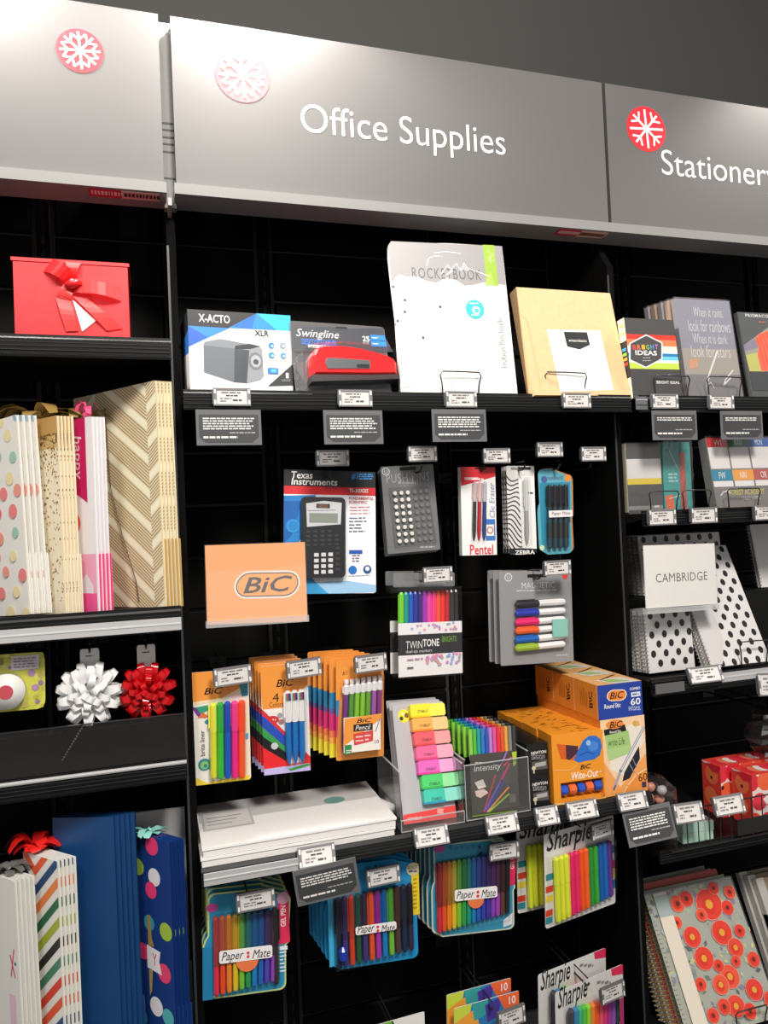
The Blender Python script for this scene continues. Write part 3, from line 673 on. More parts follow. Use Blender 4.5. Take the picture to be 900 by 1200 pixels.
# ------------------------------------------------------------------ second row
w, h, d = .146, .185, .03
r = thing('marker_pack', 'clear box of twelve rainbow markers with a black name band', 'marker pack', .523, .05, 1.19, 6, 2, 3)
f = Face(r, w, h, (92, 590), (318, 600), (96, 905), -d); c = f.c
q = MB(); q.box(-w/2, w/2, -d, 0, 0, h*.99, CLEAR); q.build('clear_case', r)
q = MB(); q.prism(rrect(w*.98, .03, .004, 3, 0, h*.985), -.002, 0, clear_mat('hang_tab', (.75, .76, .78), .3, .1, .12)); q.build('hang_tab', r)
f.y = -d+.003
f.rect(92, 722, 322, 905, '#efecec'); f.rect(92, 762, 322, 832, '#2c2a2e'); f.text('TWIN', 121, 782, 178, 808, WHITE, 0, -.01); f.text('TONE', 180, 780, 238, 806, WHITE, 0, .035); f.text('BRIGHTS', 248, 776, 300, 796, '#7aa83a', 0, .0); f.text('dual-tip markers', 121, 812, 212, 826, '#d8d6d8', .1)
rnd = random.Random(4); cols = ['#e8a0c0', '#c890d0', '#9ab0e0', '#e890a0', '#b0a8b8']
for k in range(22): f.circ(130+rnd.random()*180, 728+rnd.random()*30, 5, cols[k % 5], 6)
for k in range(34): f.circ(190+rnd.random()*122, 836+rnd.random()*36, 5.5, cols[k % 5], 6)
f.words(124, 838, 180, 850, 1, '#c09ab0', 3, .5, .1); f.words(124, 866, 150, 876, 1, '#5a5a60', 5, .6, .1)
f.build('printed_sleeve')
for k, cc in enumerate(('#7ed338', '#1f9a86', '#1c5fc0', '#2a3a9a', '#3a2c7a', '#a03ab8', '#ea4ab0', '#f0408a', '#f2574a', '#ea3a2c', '#c02c34', '#3a3436', '#2a282c')):
    pen(r, c(112+k*16.2, 612+k*.3), c(112+k*16.2, 892), .0052, '#e9e7e4', cc, .45, -d*.55, name='marker')
price_tag(.545, .01, 1.399, 'price tag above the rainbow marker box', .063)
hook(.523, 1.385, .03, 'peg hook holding the rainbow marker box')
bpy.context.view_layer.update()
copy_thing(r, pose(.517, .084, 1.192, 6, 2, 3), 'second rainbow marker box hanging behind the front one', ('clear_case', 'hang_tab', 'printed_sleeve'))

w, h = .18, .202
r = thing('marker_pack', 'grey magnetic card of six dry erase markers laid sideways', 'marker pack', .789, .06, 1.187, 1, 1.5, 2.2)
f = Face(r, w, h, (475, 530), (745, 528), (487, 868), -.0015); c = f.c
card(r, w, h, '#8e8e90', .0015, .003)
f.text('MAGNETIC', 560, 570, 682, 592, '#e0e0e2', 0, -.012, 0, 1.05); f.words(540, 596, 700, 605, 1, '#c4c4c6', 2, .5, .05); f.circ(510, 550, 14, '#d8d8da', 14); f.circ(510, 550, 11, '#8e8e90'); f.text('U', 505, 543, 515, 557, '#d8d8da'); f.circ(722, 548, 11, '#d83a3a'); f.rect(580, 540, 650, 552, '#18181a'); f.words(690, 838, 735, 845, 1, '#c8c8ca', 4, .5, .1)
f.build()
for k, cc in enumerate(('#2a2a2e', '#2a3aa8', '#e8266e', '#f0602a', '#1a62b8', '#9ab838')):
    y = (646, 679, 712, 743, 775, 805)[k]; pen(r, c(532, y+3), c(715, y-3-k*.8), .0072, '#eeecec', cc, .45, -.009, name='marker')
q = MB(); a, b = c(662, 770), c(716, 705); q.box(a[0], b[0], -.02, -.0165, a[1], b[1], mat('#8cc8bc', .5)); q.build('eraser', r)
blister(r, [c(*p) for p in [(528, 826), (722, 812), (718, 632), (528, 634)]], -.0016, .021, .004)
bpy.context.view_layer.update()
step_back(r, 2, -.003, .022, .001, lambda k: '%s grey marker card behind the magnetic front card' % ORD[k])
hook(.79, 1.373, .03, 'peg hook holding the grey magnetic marker cards')
price_tag(.82, .01, 1.397, 'price tag above the grey magnetic marker card', .064)

# ------------------------------------------------------------------ third row
def bic_logo(f, x0, y0, x1, y1, m='#1e1a18', shear=.28): f.text('BiC', x0, y0, x1, y1, m, shear, .025)
# highlighters
w, h = .108, .213
r = thing('highlighter_pack', 'orange and white pack of five bright liner highlighters', 'highlighter pack', .102, .04, 1.031, -2, -3, .6)
f = Face(r, w, h, (42, 150), (288, 128), (60, 612), -.0015); c = f.c
card(r, w, h, '#efeae2', .0015, .005)
f.poly([(38, 150), (290, 120), (290, 190), (180, 250), (38, 272)], '#f29a40'); f.poly([(38, 272), (180, 250), (292, 188), (292, 200), (190, 258), (40, 285)], '#f6e0b8')
bic_logo(f, 102, 208, 182, 236); 
f.poly([(46, 285), (100, 300), (110, 335), (80, 330)], '#7a3a9a'); f.poly([(70, 290), (120, 280), (122, 300), (90, 320)], '#3aa07a'); f.circ(116, 350, 10, '#2f8fb0'); f.poly([(75, 335), (100, 310), (125, 330)], '#e8703a')
f.text('brite liner', 88, 385, 108, 490, '#2a2a2c', 0, .005, 90); f.circ(108, 525, 27, '#2f8a96'); f.circ(108, 527, 18, '#8ac070'); f.circ(112, 530, 8, '#2f8a96')
f.poly([(55, 570), (120, 600), (300, 570), (300, 600), (60, 620)], '#f2d23c'); f.poly([(250, 195), (288, 185), (288, 240), (262, 245)], '#3a8fa0'); f.poly([(276, 250), (292, 250), (300, 560), (285, 565)], '#f0e0c0'); f.poly([(280, 400), (292, 396), (292, 420), (282, 425)], '#5a9ad0')
f.build()
for k, (bc, cc) in enumerate((('#e2e23a', '#eee84a'), ('#3fbf3a', '#2fae3a'), ('#1c5cc0', '#1a4ab0'), ('#ee2a8a', '#f03a90'), ('#fa5a2a', '#fb4a24'))):
    pen(r, c(140+k*30, 268-k*3), c(146+k*30, 578), .0066, bc, cc, .38, -.009, name='highlighter')
blister(r, [c(*p) for p in [(125, 585), (286, 578), (280, 258), (125, 268)]], -.0016, .017, .004)
hook(.118, 1.222, .02, 'peg hook holding the highlighter pack')
price_tag(.127, .0, 1.237, 'price tag above the bright highlighters', .068, .034, 0, 0, -3)
# four colour pens
w, h = .09, .212
r = thing('pen_pack', 'orange pack of three blue and white four colour pens', 'pen pack', .226, .035, 1.034, -4, -4, 0)
f = Face(r, w, h, (330, 105), (527, 105), (360, 572), -.0015); c = f.c
card(r, w, h, '#eeecec', .0015, .003)
f.poly([(326, 100), (530, 100), (530, 200), (440, 290), (345, 290)], '#f29a40'); f.poly([(345, 290), (440, 290), (450, 310), (352, 310)], '#f4ede6')
bic_logo(f, 398, 168, 472, 200); f.text('4', 385, 225, 412, 262, '#3a2a20', 0, .0); f.text('Colors', 372, 262, 432, 284, '#3a2a20', 0, -.005); f.rect(458, 152, 492, 160, '#1a1a1c')
f.circ(386, 338, 30, '#d8343a', 12, 18); f.words(372, 332, 402, 344, 1, WHITE, 3, .6, .1); f.circ(418, 322, 11, '#9aa0a4'); f.circ(424, 350, 12, '#a87878')
f.poly([(335, 290), (345, 290), (560, 520), (560, 570), (340, 330)], '#d8343a')
f.poly([(338, 320), (350, 318), (470, 440), (470, 480), (342, 360)], '#2a4fb8'); f.poly([(340, 360), (470, 480), (470, 500), (344, 400)], '#3a9a50'); f.poly([(344, 400), (470, 500), (470, 535), (350, 450)], '#1c1c20')
f.poly([(350, 450), (470, 535), (548, 530), (552, 545), (360, 555)], '#e8282e'); f.poly([(356, 545), (552, 540), (556, 580), (360, 580)], '#c2b8e8'); f.poly([(460, 555), (552, 540), (552, 552), (470, 566)], '#3a9a50'); f.circ(400, 450, 15, '#c9ccd0'); f.build()
for k in range(3): pen(r, c(446+k*28, 215), c(462+k*28, 528), .0062, '#1f76c4', '#f0eeee', .42, -.009, blunt=False)
q = MB()
for k in range(3):
    for j, cc in enumerate(('#3a9a50', '#d8343a', '#2a4fb8', '#1c1c20')):
        a = c(440+k*28+j*5, 226); q.box(a[0]-.001, a[0]+.001, -.0165, -.0155, a[1]-.012, a[1]+.002, mat(cc))
q.build('colour_sliders', r)
blister(r, [c(*p) for p in [(448, 536), (544, 532), (530, 208), (436, 208)]], -.0016, .016, .003)
bpy.context.view_layer.update()
step_back(r, 4, -.0035, .016, .002, lambda k: '%s four colour pen pack fanned out behind the front one' % ORD[k])
hook(.235, 1.222, .01, 'peg hook holding the four colour pen packs')
price_tag(.26, -.005, 1.239, 'price tag above the four colour pens', .066, .034, 0, 0, -3)
# mechanical pencils
w, h = .098, .2
r = thing('pencil_pack', 'orange pack of clear purple and green mechanical pencils', 'pencil pack', .372, .035, 1.042, 0, -3, 1.5)
f = Face(r, w, h, (620, 68), (815, 80), (640, 500), -.0015); c = f.c
card(r, w, h, '#f09a44', .0015, .004)
f.circ(655, 128, 22, '#f4a040'); f.circ(655, 128, 18, '#f09a44'); f.text('#1', 648, 118, 668, 138, '#6a3a10'); f.words(690, 80, 740, 90, 1, '#8a4a10', 2, .5, .1)
f.poly([(618, 240), (640, 240), (640, 310), (618, 300)], '#2a86b8'); f.poly([(618, 300), (640, 310), (640, 400), (618, 390)], '#d8327a'); f.poly([(618, 390), (640, 400), (640, 460), (618, 440)], '#f0a030'); f.poly([(618, 440), (640, 460), (640, 510), (618, 510)], '#ecd43a')
f.rect(650, 470, 822, 500, '#f09a44'); f.build()
for k, cc in enumerate(('#7a3a8a', '#5a9a4a', '#8ac83a', '#8ac83a', '#6aa83a', '#a05ab0', '#8a3a7a')):
    pen(r, c(662+k*23, 172), c(666+k*23, 470), .0056, cc, '#e8e6e8', .14, -.009, name='pencil', rough=.2, blunt=False)
    a = c(662+k*23, 158); q = MB(); q.tube([(a[0], -.009, a[1]-.006), (a[0], -.009, a[1]+.002)], .0045, mat('#f2f0f0'), 8); q.build('eraser', r)
blister(r, [c(*p) for p in [(642, 480), (818, 470), (818, 148), (640, 160)]], -.0016, .017, .003)
f = Face(r, w, h, (620, 68), (815, 80), (640, 500), -.0188)
f.rect(656, 312, 806, 462, '#f2ece4'); f.poly([(656, 312), (806, 312), (806, 335), (656, 430)], '#f09a44'); f.rect(694, 345, 772, 375, '#2a2220'); f.text('Pencil', 702, 350, 764, 370, WHITE, .3, .0); bic_logo(f, 705, 322, 768, 340); f.poly([(694, 382), (775, 378), (776, 425), (700, 432)], '#d84a48'); f.words(704, 390, 768, 424, 2, '#f0c8c0', 3, .5, .1); f.line([(800, 335), (785, 385)], 5, '#9a9ab8'); f.rect(662, 425, 690, 465, '#3a8a4a'); f.words(668, 445, 690, 462, 2, WHITE, 8, .5, .1); f.text('10', 784, 422, 800, 438, '#3a2a20')
f.build('printed_band')
# the packs behind show their rainbow left edge
bpy.context.view_layer.update()
for k in range(1, 6):
    rr = thing('pencil_pack', '%s mechanical pencil pack, only its rainbow left edge showing' % ORD[k], 'pencil pack', .372-.0075*k-.002, .035+.017*k, 1.044+.001*k, 0, -3, 1.5, 'pencil packs behind the front one')
    card(rr, w, h, '#f09a44', .0015, .004)
    f = Face(rr, w, h, (0, 0), (100, 0), (0, 200), -.0015)
    f.rect(0, 70, 22, 102, '#2a86b8'); f.rect(0, 102, 22, 112, '#6a5a9a'); f.rect(0, 112, 22, 146, '#d8327a'); f.rect(0, 146, 22, 160, '#ee7a50'); f.rect(0, 160, 22, 172, '#f0a848'); f.rect(0, 172, 22, 200, '#e8d83a'); f.build()
hook(.372, 1.222, .01, 'peg hook holding the mechanical pencil packs')
price_tag(.392, -.005, 1.236, 'price tag above the mechanical pencils', .064, .034, 0, 0, -2)

# ------------------------------------------------------------------ lower office shelf
ZS = .917
# stacked white pads
for k, (lab, dz, dx) in enumerate((('lower white drawing pad of the two lying on the office shelf', 0, .0), ('upper white drawing pad with a printed cover and shade painted on its rear, on the other pad', .017, .003))):
    r = thing('drawing_pad', lab, 'pad', .233+dx, -.052, ZS+dz, 0)
    W_, D_, H_ = .355, .215, .016
    q = MB(); ol = [(-W_/2, 0), (W_/2, 0), (W_/2, D_), (-W_/2, D_)]
    q.box(-W_/2, W_/2, 0, D_, 0, H_-.004, mat('#e9e6e4', .5)); q.build('sheets', r)
    q = MB(); q.box(-W_/2-.002, W_/2+.002, -.002, D_+.002, H_-.004, H_, mat('#f4f2f0', .35)); q.build('cover', r)
    if k:
        q = MB(); z = H_+.0003
        def fl(x0, y0, x1, y1, m, zz=z): q.add([(x0, y0, zz), (x1, y0, zz), (x1, y1, zz), (x0, y1, zz)], [(0, 1, 2, 3)], m)
        fl(-W_/2, D_*.55, W_/2, D_, '#c9c6c5'); fl(-W_/2+.005, D_*.35, -W_/2+.1, D_*.8, '#bdb9b9', z+.0002); fl(-W_/2+.009, D_*.38, -W_/2+.096, D_*.77, '#d6d2d1', z+.0004)  # grey rear band paints in the shade of the shelf above; the rest is print
        q.add([(.09+.022*math.cos(a*.4), D_*.62+.018*math.sin(a*.4), z+.0004) for a in range(16)], [tuple(range(16))], '#6f9a90')
        for kk in range(3): fl(-W_/2+.014, D_*(.46+.08*kk), -W_/2+.06+.01*kk, D_*(.475+.08*kk), '#8a8686', z+.0006)
        q.build('printed_shaded_cover', r)
r = thing('rolled_paper', 'small rolled white paper lying behind the pads against the clear bin', 'paper', .425, .02, ZS+.02)
q = MB(); q.tube([(-.012, .06, 0), (.008, .0, 0)], .009, PAPER, 10); q.tube([(.008, .0, 0), (.0085, -.002, 0)], .004, mat('#b0aeae'), 8); q.build('roll', r, True)

def bin_(name, label, x0, x1, y0, y1, h, hf):
    r = thing(name, label, 'bin', x0, y0, ZS+.0005); w, d, t = x1-x0, y1-y0, .003
    for nm, b in (('base', (0, w, 0, d, 0, t)), ('front', (0, w, 0, t, t, hf)), ('back', (0, w, d-t, d, t, h)), ('side', (0, t, t, d-t, t, h)), ('side', (w-t, w, t, d-t, t, h))):
        q = MB(); q.box(*b, ACRYL); q.build(nm, r)
    em = clear_mat('acrylic_edge', (.9, .91, .92), .4, .1, .35)
    for b in ((0, w, -.0005, .0005, 0, .002), (0, .0015, -.0006, .0006, 0, hf), (w-.0015, w, -.0006, .0006, 0, hf), (0, w, -.0003, t, hf-.001, hf+.0005), (-.0003, t, 0, d, h-.001, h+.0005), (w-t, w+.0003, 0, d, h-.001, h+.0005)):
        q = MB(); q.box(*b, em); q.build('polished_edge', r)
    return r
bin_('acrylic_bin', 'clear acrylic bin holding the pastel highlighter card', .425, .556, -.05, .10, .115, .022)
bin_('acrylic_bin', 'clear acrylic bin holding the fineliner packs', .56, .70, -.048, .10, .12, .108)
w, h = .114, .225
def swatch(k):
    r = thing('highlighter_pack', 'grey card of seven pastel highlighters laid sideways in the clear bin' if k == 0 else '%s pastel highlighter card behind the front card in the bin' % ORD[k], 'highlighter pack', .492, -.028+.02*k, ZS+.005, 6, 17, 3.5)
    card(r, w, h, '#b9b6ba', .0015, .003)
    if k: return
    f = Face(r, w, h, (20, 42), (315, 13), (168, 690), -.0015); c = f.c
    f.circ(96, 103, 34, '#f0dc3a', 20); f.circ(84, 118, 11, '#3a3a3a'); f.circ(112, 100, 13, '#7a5a2a'); f.circ(88, 92, 7, '#f6f0d8')
    f.poly([(160, 640), (482, 590), (492, 655), (165, 700)], '#ea4848'); f.text('STABILO', 186, 652, 268, 668, '#f6d0c8', 0, .02); f.words(348, 612, 384, 640, 4, '#f8d8d0', 4, .4, .1)
    f.build()
    cols = ('#f0e43a', '#f8b05a', '#f0606a', '#f46a9a', '#ea6ac0', '#52d070', '#46c8b0'); cap = ('#f4ea5a', '#fac88a', '#f6a0a0', '#f8a8c0', '#f2a8d8', '#9ae8a8', '#92e0d0')
    for k2 in range(7):
        x0, y0 = 116+k2*21, 80+k2*80; x1, y1 = 318+k2*23, 62+k2*76
        if k2 >= 5: x0 += 8
        q = MB(); a, b = c(x0, y0), c(x1, y1); W2 = b[0]-a[0]; H2 = .0265; z0 = (a[1]+b[1])/2-H2/2
        def blk(x0, x1, z0, z1, m, y0, y1): q.prism([(x0, z0), (x1, z0), (x1, z1), (x0, z1)], y1, y0, m)
        mid = a[0]+W2*.56
        p = [(a[0], z0+.003), (a[0]+.003, z0), (mid, z0), (mid, z0+H2), (a[0]+.003, z0+H2), (a[0], z0+H2-.003)]
        q.prism(p, -.016, -.002, mat(cols[k2], .3)); q.prism([(a[0], z0), (mid, z0), (mid, z0+.004), (a[0]+.002, z0+.004)], -.0165, -.002, mat(('#f2c81e', '#f0802a', '#e04a52', '#e8487e', '#e0489a', '#3cb45a', '#2f9aba')[k2], .3)); o = q.build('highlighter', r)
        q = MB(); p = [(mid, z0+.001), (b[0]-.003, z0+.001), (b[0], z0+.004), (b[0], z0+H2-.004), (b[0]-.003, z0+H2-.001), (mid, z0+H2-.001)]; q.prism(p, -.0155, -.002, mat(cap[k2], .3)); q.build('cap', o)
        f = Face(o, w, h, (20, 42), (315, 13), (168, 690), -.0162); f.text('STABILO', x0+40, y0-10, x0+100, y0+6, '#3a3a3a', .1, .0); f.build('lettering')
for k in range(3): swatch(k)
# fineliner packs
w, h = .106, .168
def fine(k):
    r = thing('fineliner_pack', 'front clear pack of rainbow fineliners with a dark card in the bin' if k == 0 else '%s rainbow fineliner pack counting back in the bin' % ORD[k], 'pen pack', .625-.003*k, -.036+.022*k, ZS+.005, 0, 4, 2)
    q = MB(); q.box(-w/2, w/2, -.012, .002, 0, h, CLEAR); q.build('clear_case', r)
    for j, cc in enumerate(('#9ad84a', '#5ac83a', '#2aa8a0', '#1f86d0', '#2a5ac0', '#c08ae0', '#e85ab0', '#f0304a', '#f05a2a', '#f0b03a', '#8a8a88', '#3a3a38')):
        x = -w/2+.006+j*.0086; 
        pen(r, (x, h-.002), (x, h-.062), .0039, cc, None, .5, -.006)
    if k: return
    q = MB(); q.box(-w/2+.002, w/2-.002, -.0105, -.0095, .002, h*.70, mat('#4a4640', .4)); q.build('backing_card', r)
    f = Face(r, w, h, (490, 125), (765, 95), (545, 640), -.0122); c = f.c
    f.rect(496, 312, 790, 640, '#4a4640')
    f.text('Intensity', 536, 330, 690, 380, '#e4e2de', .15, .0); f.words(540, 318, 590, 328, 1, '#b8b6b0', 3, .5, .1)
    for a, b, cc in (((610, 610), (660, 400), '#c03a4a'), ((620, 610), (712, 370), '#8a3a8a'), ((625, 610), (720, 430), '#3a4a9a'), ((630, 612), (740, 470), '#e08a5a'), ((638, 612), (745, 510), '#8ab83a'), ((615, 600), (690, 440), '#6a5ac0'), ((690, 330), (715, 260), '#9a6ac0'), ((705, 340), (745, 290), '#e03a5a'), ((700, 420), (735, 330), '#d03a5a')): f.line([a, b], 9, cc)
    f.poly([(545, 440), (590, 420), (612, 465), (570, 480)], '#e8e0d8'); f.poly([(550, 490), (600, 478), (628, 500), (585, 530), (560, 520)], '#e6c8c4')
    f.rect(545, 620, 800, 640, '#7aa03a'); f.rect(750, 510, 785, 560, '#6a665e'); f.poly([(745, 260), (772, 255), (775, 330), (760, 345)], '#a8c03a'); f.build()
for k in range(5): fine(k)
# black boxes
for k in range(2):
    for j in range(4):
        lab = '%s black boxed clip set on the shelf, %s row back' % (('lower', 'upper')[k], ORD[j]) if j else '%s black box with a clip picture beside the orange tape box' % ('lower', 'upper')[k]
        r = thing('clip_box', lab, 'box', .7305, -.03+.05*j, ZS+.0635*k, 0)
        q = MB(); q.box(-.0235, .0235, 0, .048, 0, .063, mat('#1c1b1c', .35)); q.build('carton', r)
        if j == 0:
            f = Face(r, .047, .063, (130, 440+k*0), (240, 425), (130, 625), 0)
            f.text('NEWTON', 152, 478, 232, 496, WHITE, 0, .03); f.words(152, 502, 226, 530, 3, '#8a8888', 3, .45, .1); f.poly([(152, 545), (234, 528), (236, 585), (158, 592)], '#5a5856'); f.poly([(170, 552), (228, 540), (228, 565), (170, 575)], '#b0aeac'); f.circ(162, 580, 11, '#d8ccb0'); f.rect(158, 588, 166, 612, '#c8bca0'); f.build()
# correction tape boxes
w, h, d = .118, .142, .062
for j in range(4):
    r = thing('correction_tape_box', ('front orange box of blue correction tapes with cut-out windows', 'second orange correction tape box behind the front one', 'third orange correction tape box back from the front', 'rearmost orange correction tape box on the shelf')[j], 'box', .816, -.045+.064*j, ZS, -2 if j == 0 else 0)
    OR = mat('#f0982c', .35); q = MB()
    if j == 0:
        f = Face(r, w, h, (240, 420), (535, 378), (245, 785), 0); c = f.c
        q.box(-w/2, w/2, .02, d, 0, h, OR)
        win = [c(300, 660), c(545, 640), c(545, 690), c(535, 712), c(330, 735), c(305, 720)]
        q.box(-w/2, w/2, 0, .02, 0, c(400, 742)[1], OR); q.build('carton', r)
        q = MB(); zt = c(420, 652)[1]+.001; q.box(-w/2, w/2, 0, .02, zt, h, OR); q.box(-w/2, -w/2+.016, 0, .02, c(400, 742)[1], zt, OR); q.box(w/2-.003, w/2, 0, .02, c(400, 742)[1], zt, OR); q.build('front_panel', r)
        for k in range(5):
            cx = -w/2+.026+k*.0195; z0 = (c(400, 742)[1]+zt)/2
            q = MB(); q.tube([(cx-.0085, .0085, z0), (cx-.006, .0085, z0), (cx+.006, .0085, z0), (cx+.0085, .0085, z0)], [.008, .0105, .0105, .008], mat('#2a50b8' if k % 2 == 0 else '#e86a3a', .25), 12); q.build('tape_roll', r)
        f.poly([(268, 462), (390, 470), (390, 500), (360, 545), (290, 540)], '#d8601c'); f.poly([(320, 466), (390, 470), (388, 505), (340, 545), (320, 540)], '#4a2a3a')
        tp = [(362, 545), (385, 500), (420, 440), (455, 415), (495, 412), (522, 432), (528, 470), (515, 515), (480, 540), (430, 548), (390, 558)]
        f.poly(tp, '#2f6ec8'); f.circ(478, 470, 30, '#4a86d8', 16, 26); f.circ(450, 452, 14, '#9ac0e8'); f.line([(400, 520), (440, 500), (480, 510)], 5, '#1c4a98')
        bic_logo(f, 398, 565, 460, 590, '#2a1c14', .25); f.text('Wite-Out', 345, 600, 500, 640, '#fbeee0', .15, .03); f.line([(505, 605), (520, 603)], 3, '#fbeee0')
        f.words(380, 755, 530, 765, 1, '#f8d8a0', 4, .5, .1); f.text('10', 515, 718, 535, 735, '#8a4a10'); f.line([(250, 600), (335, 600), (380, 575)], 3, '#f8c880'); f.poly([(242, 775), (330, 768), (545, 740), (545, 760), (242, 800)], '#f8cf8a'); f.build()
    else: q.box(-w/2, w/2, 0, d, 0, h-.002*j, OR); q.build('carton', r)
    f = MB(); rnd = random.Random(j); f2 = []
    for k in range(16):
        x = -w/2+.008+rnd.random()*(w-.03); y = .006+rnd.random()*(d-.012); f.add([(x, y, h+.0003-.002*j), (x+.004+rnd.random()*.012, y, h+.0003-.002*j), (x+.01, y+.003, h+.0003-.002*j), (x, y+.003, h+.0003-.002*j)], [(0, 1, 2, 3)], '#8a5210')
    f.build('printed_top', r)
# pen boxes
w, d = .108, .088
for row in range(2):
    for j in range(3):
        h = .160 if row == 0 else .072
        lab = {(0, 0): 'front orange pen box with a green note and pen picture', (1, 0): 'front blue-ended orange pen box on top of the tall ones'}.get((row, j), '%s %s orange pen box behind the front' % (ORD[j], ('tall lower', 'flat upper')[row]))
        x = .9255-.0025*row; y = -.045+.09*j
        r = thing('pen_box', lab, 'box', x, y, ZS if row == 0 else ZS+.1605, 0)
        side = mat('#f0963c', .35)
        q = MB(); q.box(-w/2, w/2, 0, d, 0, h, side); q.build('carton', r)
        q = MB()
        f = Face(r, d, h, (0, 0), (100, 0), (0, 100), 0); fm = f.mb
        def side_text(t, y0, y1, z0, z1, m):
            v, fc = glyphs(t, .25, .02); xs = [p[0] for p in v]; ys = [p[1] for p in v]
            q.add([(-w/2-.0004, y1+(y0-y1)*((p[1]-min(ys))/(max(ys)-min(ys))), z0+(z1-z0)*((p[0]-min(xs))/(max(xs)-min(xs)))) for p in v], fc, m)
        if row == 1:
            side_text('BiC', .02, .034, .018, .056, '#2a1c14')
            q.add([(-w/2-.0003, .003, 0), (-w/2-.0003, .0045, 0), (-w/2-.0003, .0045, h), (-w/2-.0003, .003, h)], [(0, 1, 2, 3)], '#f8e0c0')
            for k in range(5): q.add([(-w/2-.0003, .042+k*.006, .02), (-w/2-.0003, .044+k*.006, .02), (-w/2-.0003, .044+k*.006, .05+.004*(k % 3)), (-w/2-.0003, .042+k*.006, .05+.004*(k % 3))], [(0, 1, 2, 3)], '#b8661c')
            z = h+.0003; q.add([(-w/2, 0, z), (w/2, 0, z), (w/2, d, z), (-w/2, d, z)], [(0, 1, 2, 3)], '#f4b878'); q.add([(-w*.1, .0, z+.0002), (w*.45, 0, z+.0002), (w*.35, d*.6, z+.0002), (-w*.3, d*.5, z+.0002)], [(0, 1, 2, 3)], '#e6e2da'); q.add([(-w*.1, d*.15, z+.0004), (w*.3, d*.1, z+.0004), (w*.1, d*.45, z+.0004), (-w*.2, d*.45, z+.0004)], [(0, 1, 2, 3)], '#a8c87a')
            q.add([(-w*.2, d*.5, z+.0005), (-w*.15, d*.48, z+.0005), (w*.38, d*.85, z+.0005), (w*.34, d*.9, z+.0005)], [(0, 1, 2, 3)], '#3a3430')
        else: side_text('BiC', .02, .034, .05, .1, '#c06a20')
        q.build('printed_side', r)
        if j == 0 and row == 1:
            f = Face(r, w, h, (505, 135), (752, 115), (512, 330), 0)
            f.rect(495, 100, 770, 340, '#1f3f9c'); pill(f, 556, 160, 668, 225, '#f4ead8', 6, 10); pill(f, 560, 164, 664, 221, '#f08a3a', 6, 10); bic_logo(f, 572, 172, 652, 212)
            f.text('Round Stic', 541, 238, 632, 264, WHITE, .15, .02); f.text('COMBO', 684, 150, 744, 166, WHITE, 0, .02); f.rect(692, 178, 744, 204, '#e4e6ee'); f.words(700, 184, 736, 198, 1, '#5a6aa0', 3, .6, .05); f.text('60', 688, 212, 745, 252, WHITE, 0, .03); f.words(676, 258, 745, 284, 3, '#a8b4dc', 4, .5, .05); f.build()
        elif j == 0:
            f = Face(r, w, h, (525, 345), (768, 305), (550, 755), 0)
            f.rect(500, 280, 830, 790, '#f4a45a'); f.poly([(520, 340), (770, 300), (790, 500), (640, 700), (545, 560)], '#f5d0a6'); f.poly([(600, 420), (740, 330), (770, 450), (660, 640), (580, 600)], '#efe4d6'); f.poly([(640, 760), (680, 690), (730, 630), (800, 585), (830, 760)], '#f0943e')
            f.line([(640, 765), (680, 690), (730, 630), (800, 590)], 5, '#f8dcb8')
            f.poly([(545, 395), (660, 360), (672, 400), (550, 425)], '#1c1a1a'); f.circ(605, 362, 50, '#f08a3a', 14, 22); bic_logo(f, 575, 345, 648, 380); f.text('Round Stic', 578, 393, 640, 408, WHITE, 0, .01); f.poly([(552, 425), (680, 392), (700, 510), (575, 560)], '#a4c87a'); f.text('write Life', 570, 435, 660, 475, '#3a4a2a', .2); f.poly([(562, 500), (695, 470), (700, 510), (575, 560)], '#b0d088')
            f.poly([(740, 475), (746, 545), (690, 650), (650, 668), (660, 620)], '#1e2230'); f.line([(690, 575), (715, 620)], 5, '#8a90a0'); f.line([(706, 545), (728, 590)], 4, '#8a90a0')
            f.line([(605, 705), (640, 610), (765, 375)], 15, '#a8a6b8'); f.line([(640, 610), (765, 375)], 4, '#e0e0ea'); f.line([(603, 712), (612, 690)], 8, '#5a5a70')
            f.text('60', 738, 622, 788, 664, '#5a3418', 0, .0); f.rect(758, 668, 782, 698, '#3a3050'); f.poly([(705, 350), (735, 335), (745, 360), (715, 372)], '#e8b060'); f.circ(715, 352, 12, '#d0a848'); f.build()

for x, l in ((.257, 'price tag under the white drawing pads'), (.479, 'price tag under the pastel highlighter bin'), (.627, 'price tag under the fineliner bin'), (.726, 'narrow price tag under the black clip boxes'), (.806, 'price tag under the orange correction tape box'), (.925, 'price tag under the orange pen boxes')):
    price_tag(x, -.073, .911, l, .05 if 'narrow' in l else .068, .036, 0, 20)
quote_card(.275, -.078, .834, 'dark review card hanging below the white drawing pads', .115, .066, -8, -4, -7, 4, 11)
quote_card(.958, -.086, .826, 'dark review card hanging below the orange pen boxes', .114, .07, -3, 15, -3, 5, 12)
r = thing('steel_insert', 'bright steel strip clipped to the shelf lip below the drawing pads', 'strip', .057, -.073, .893)
q = MB(); q.box(0, .165, 0, .003, 0, .021, STEEL); q.box(0, .165, -.001, 0, .009, .0115, mat('#ececec', .3, .6)); q.build('strip', r)

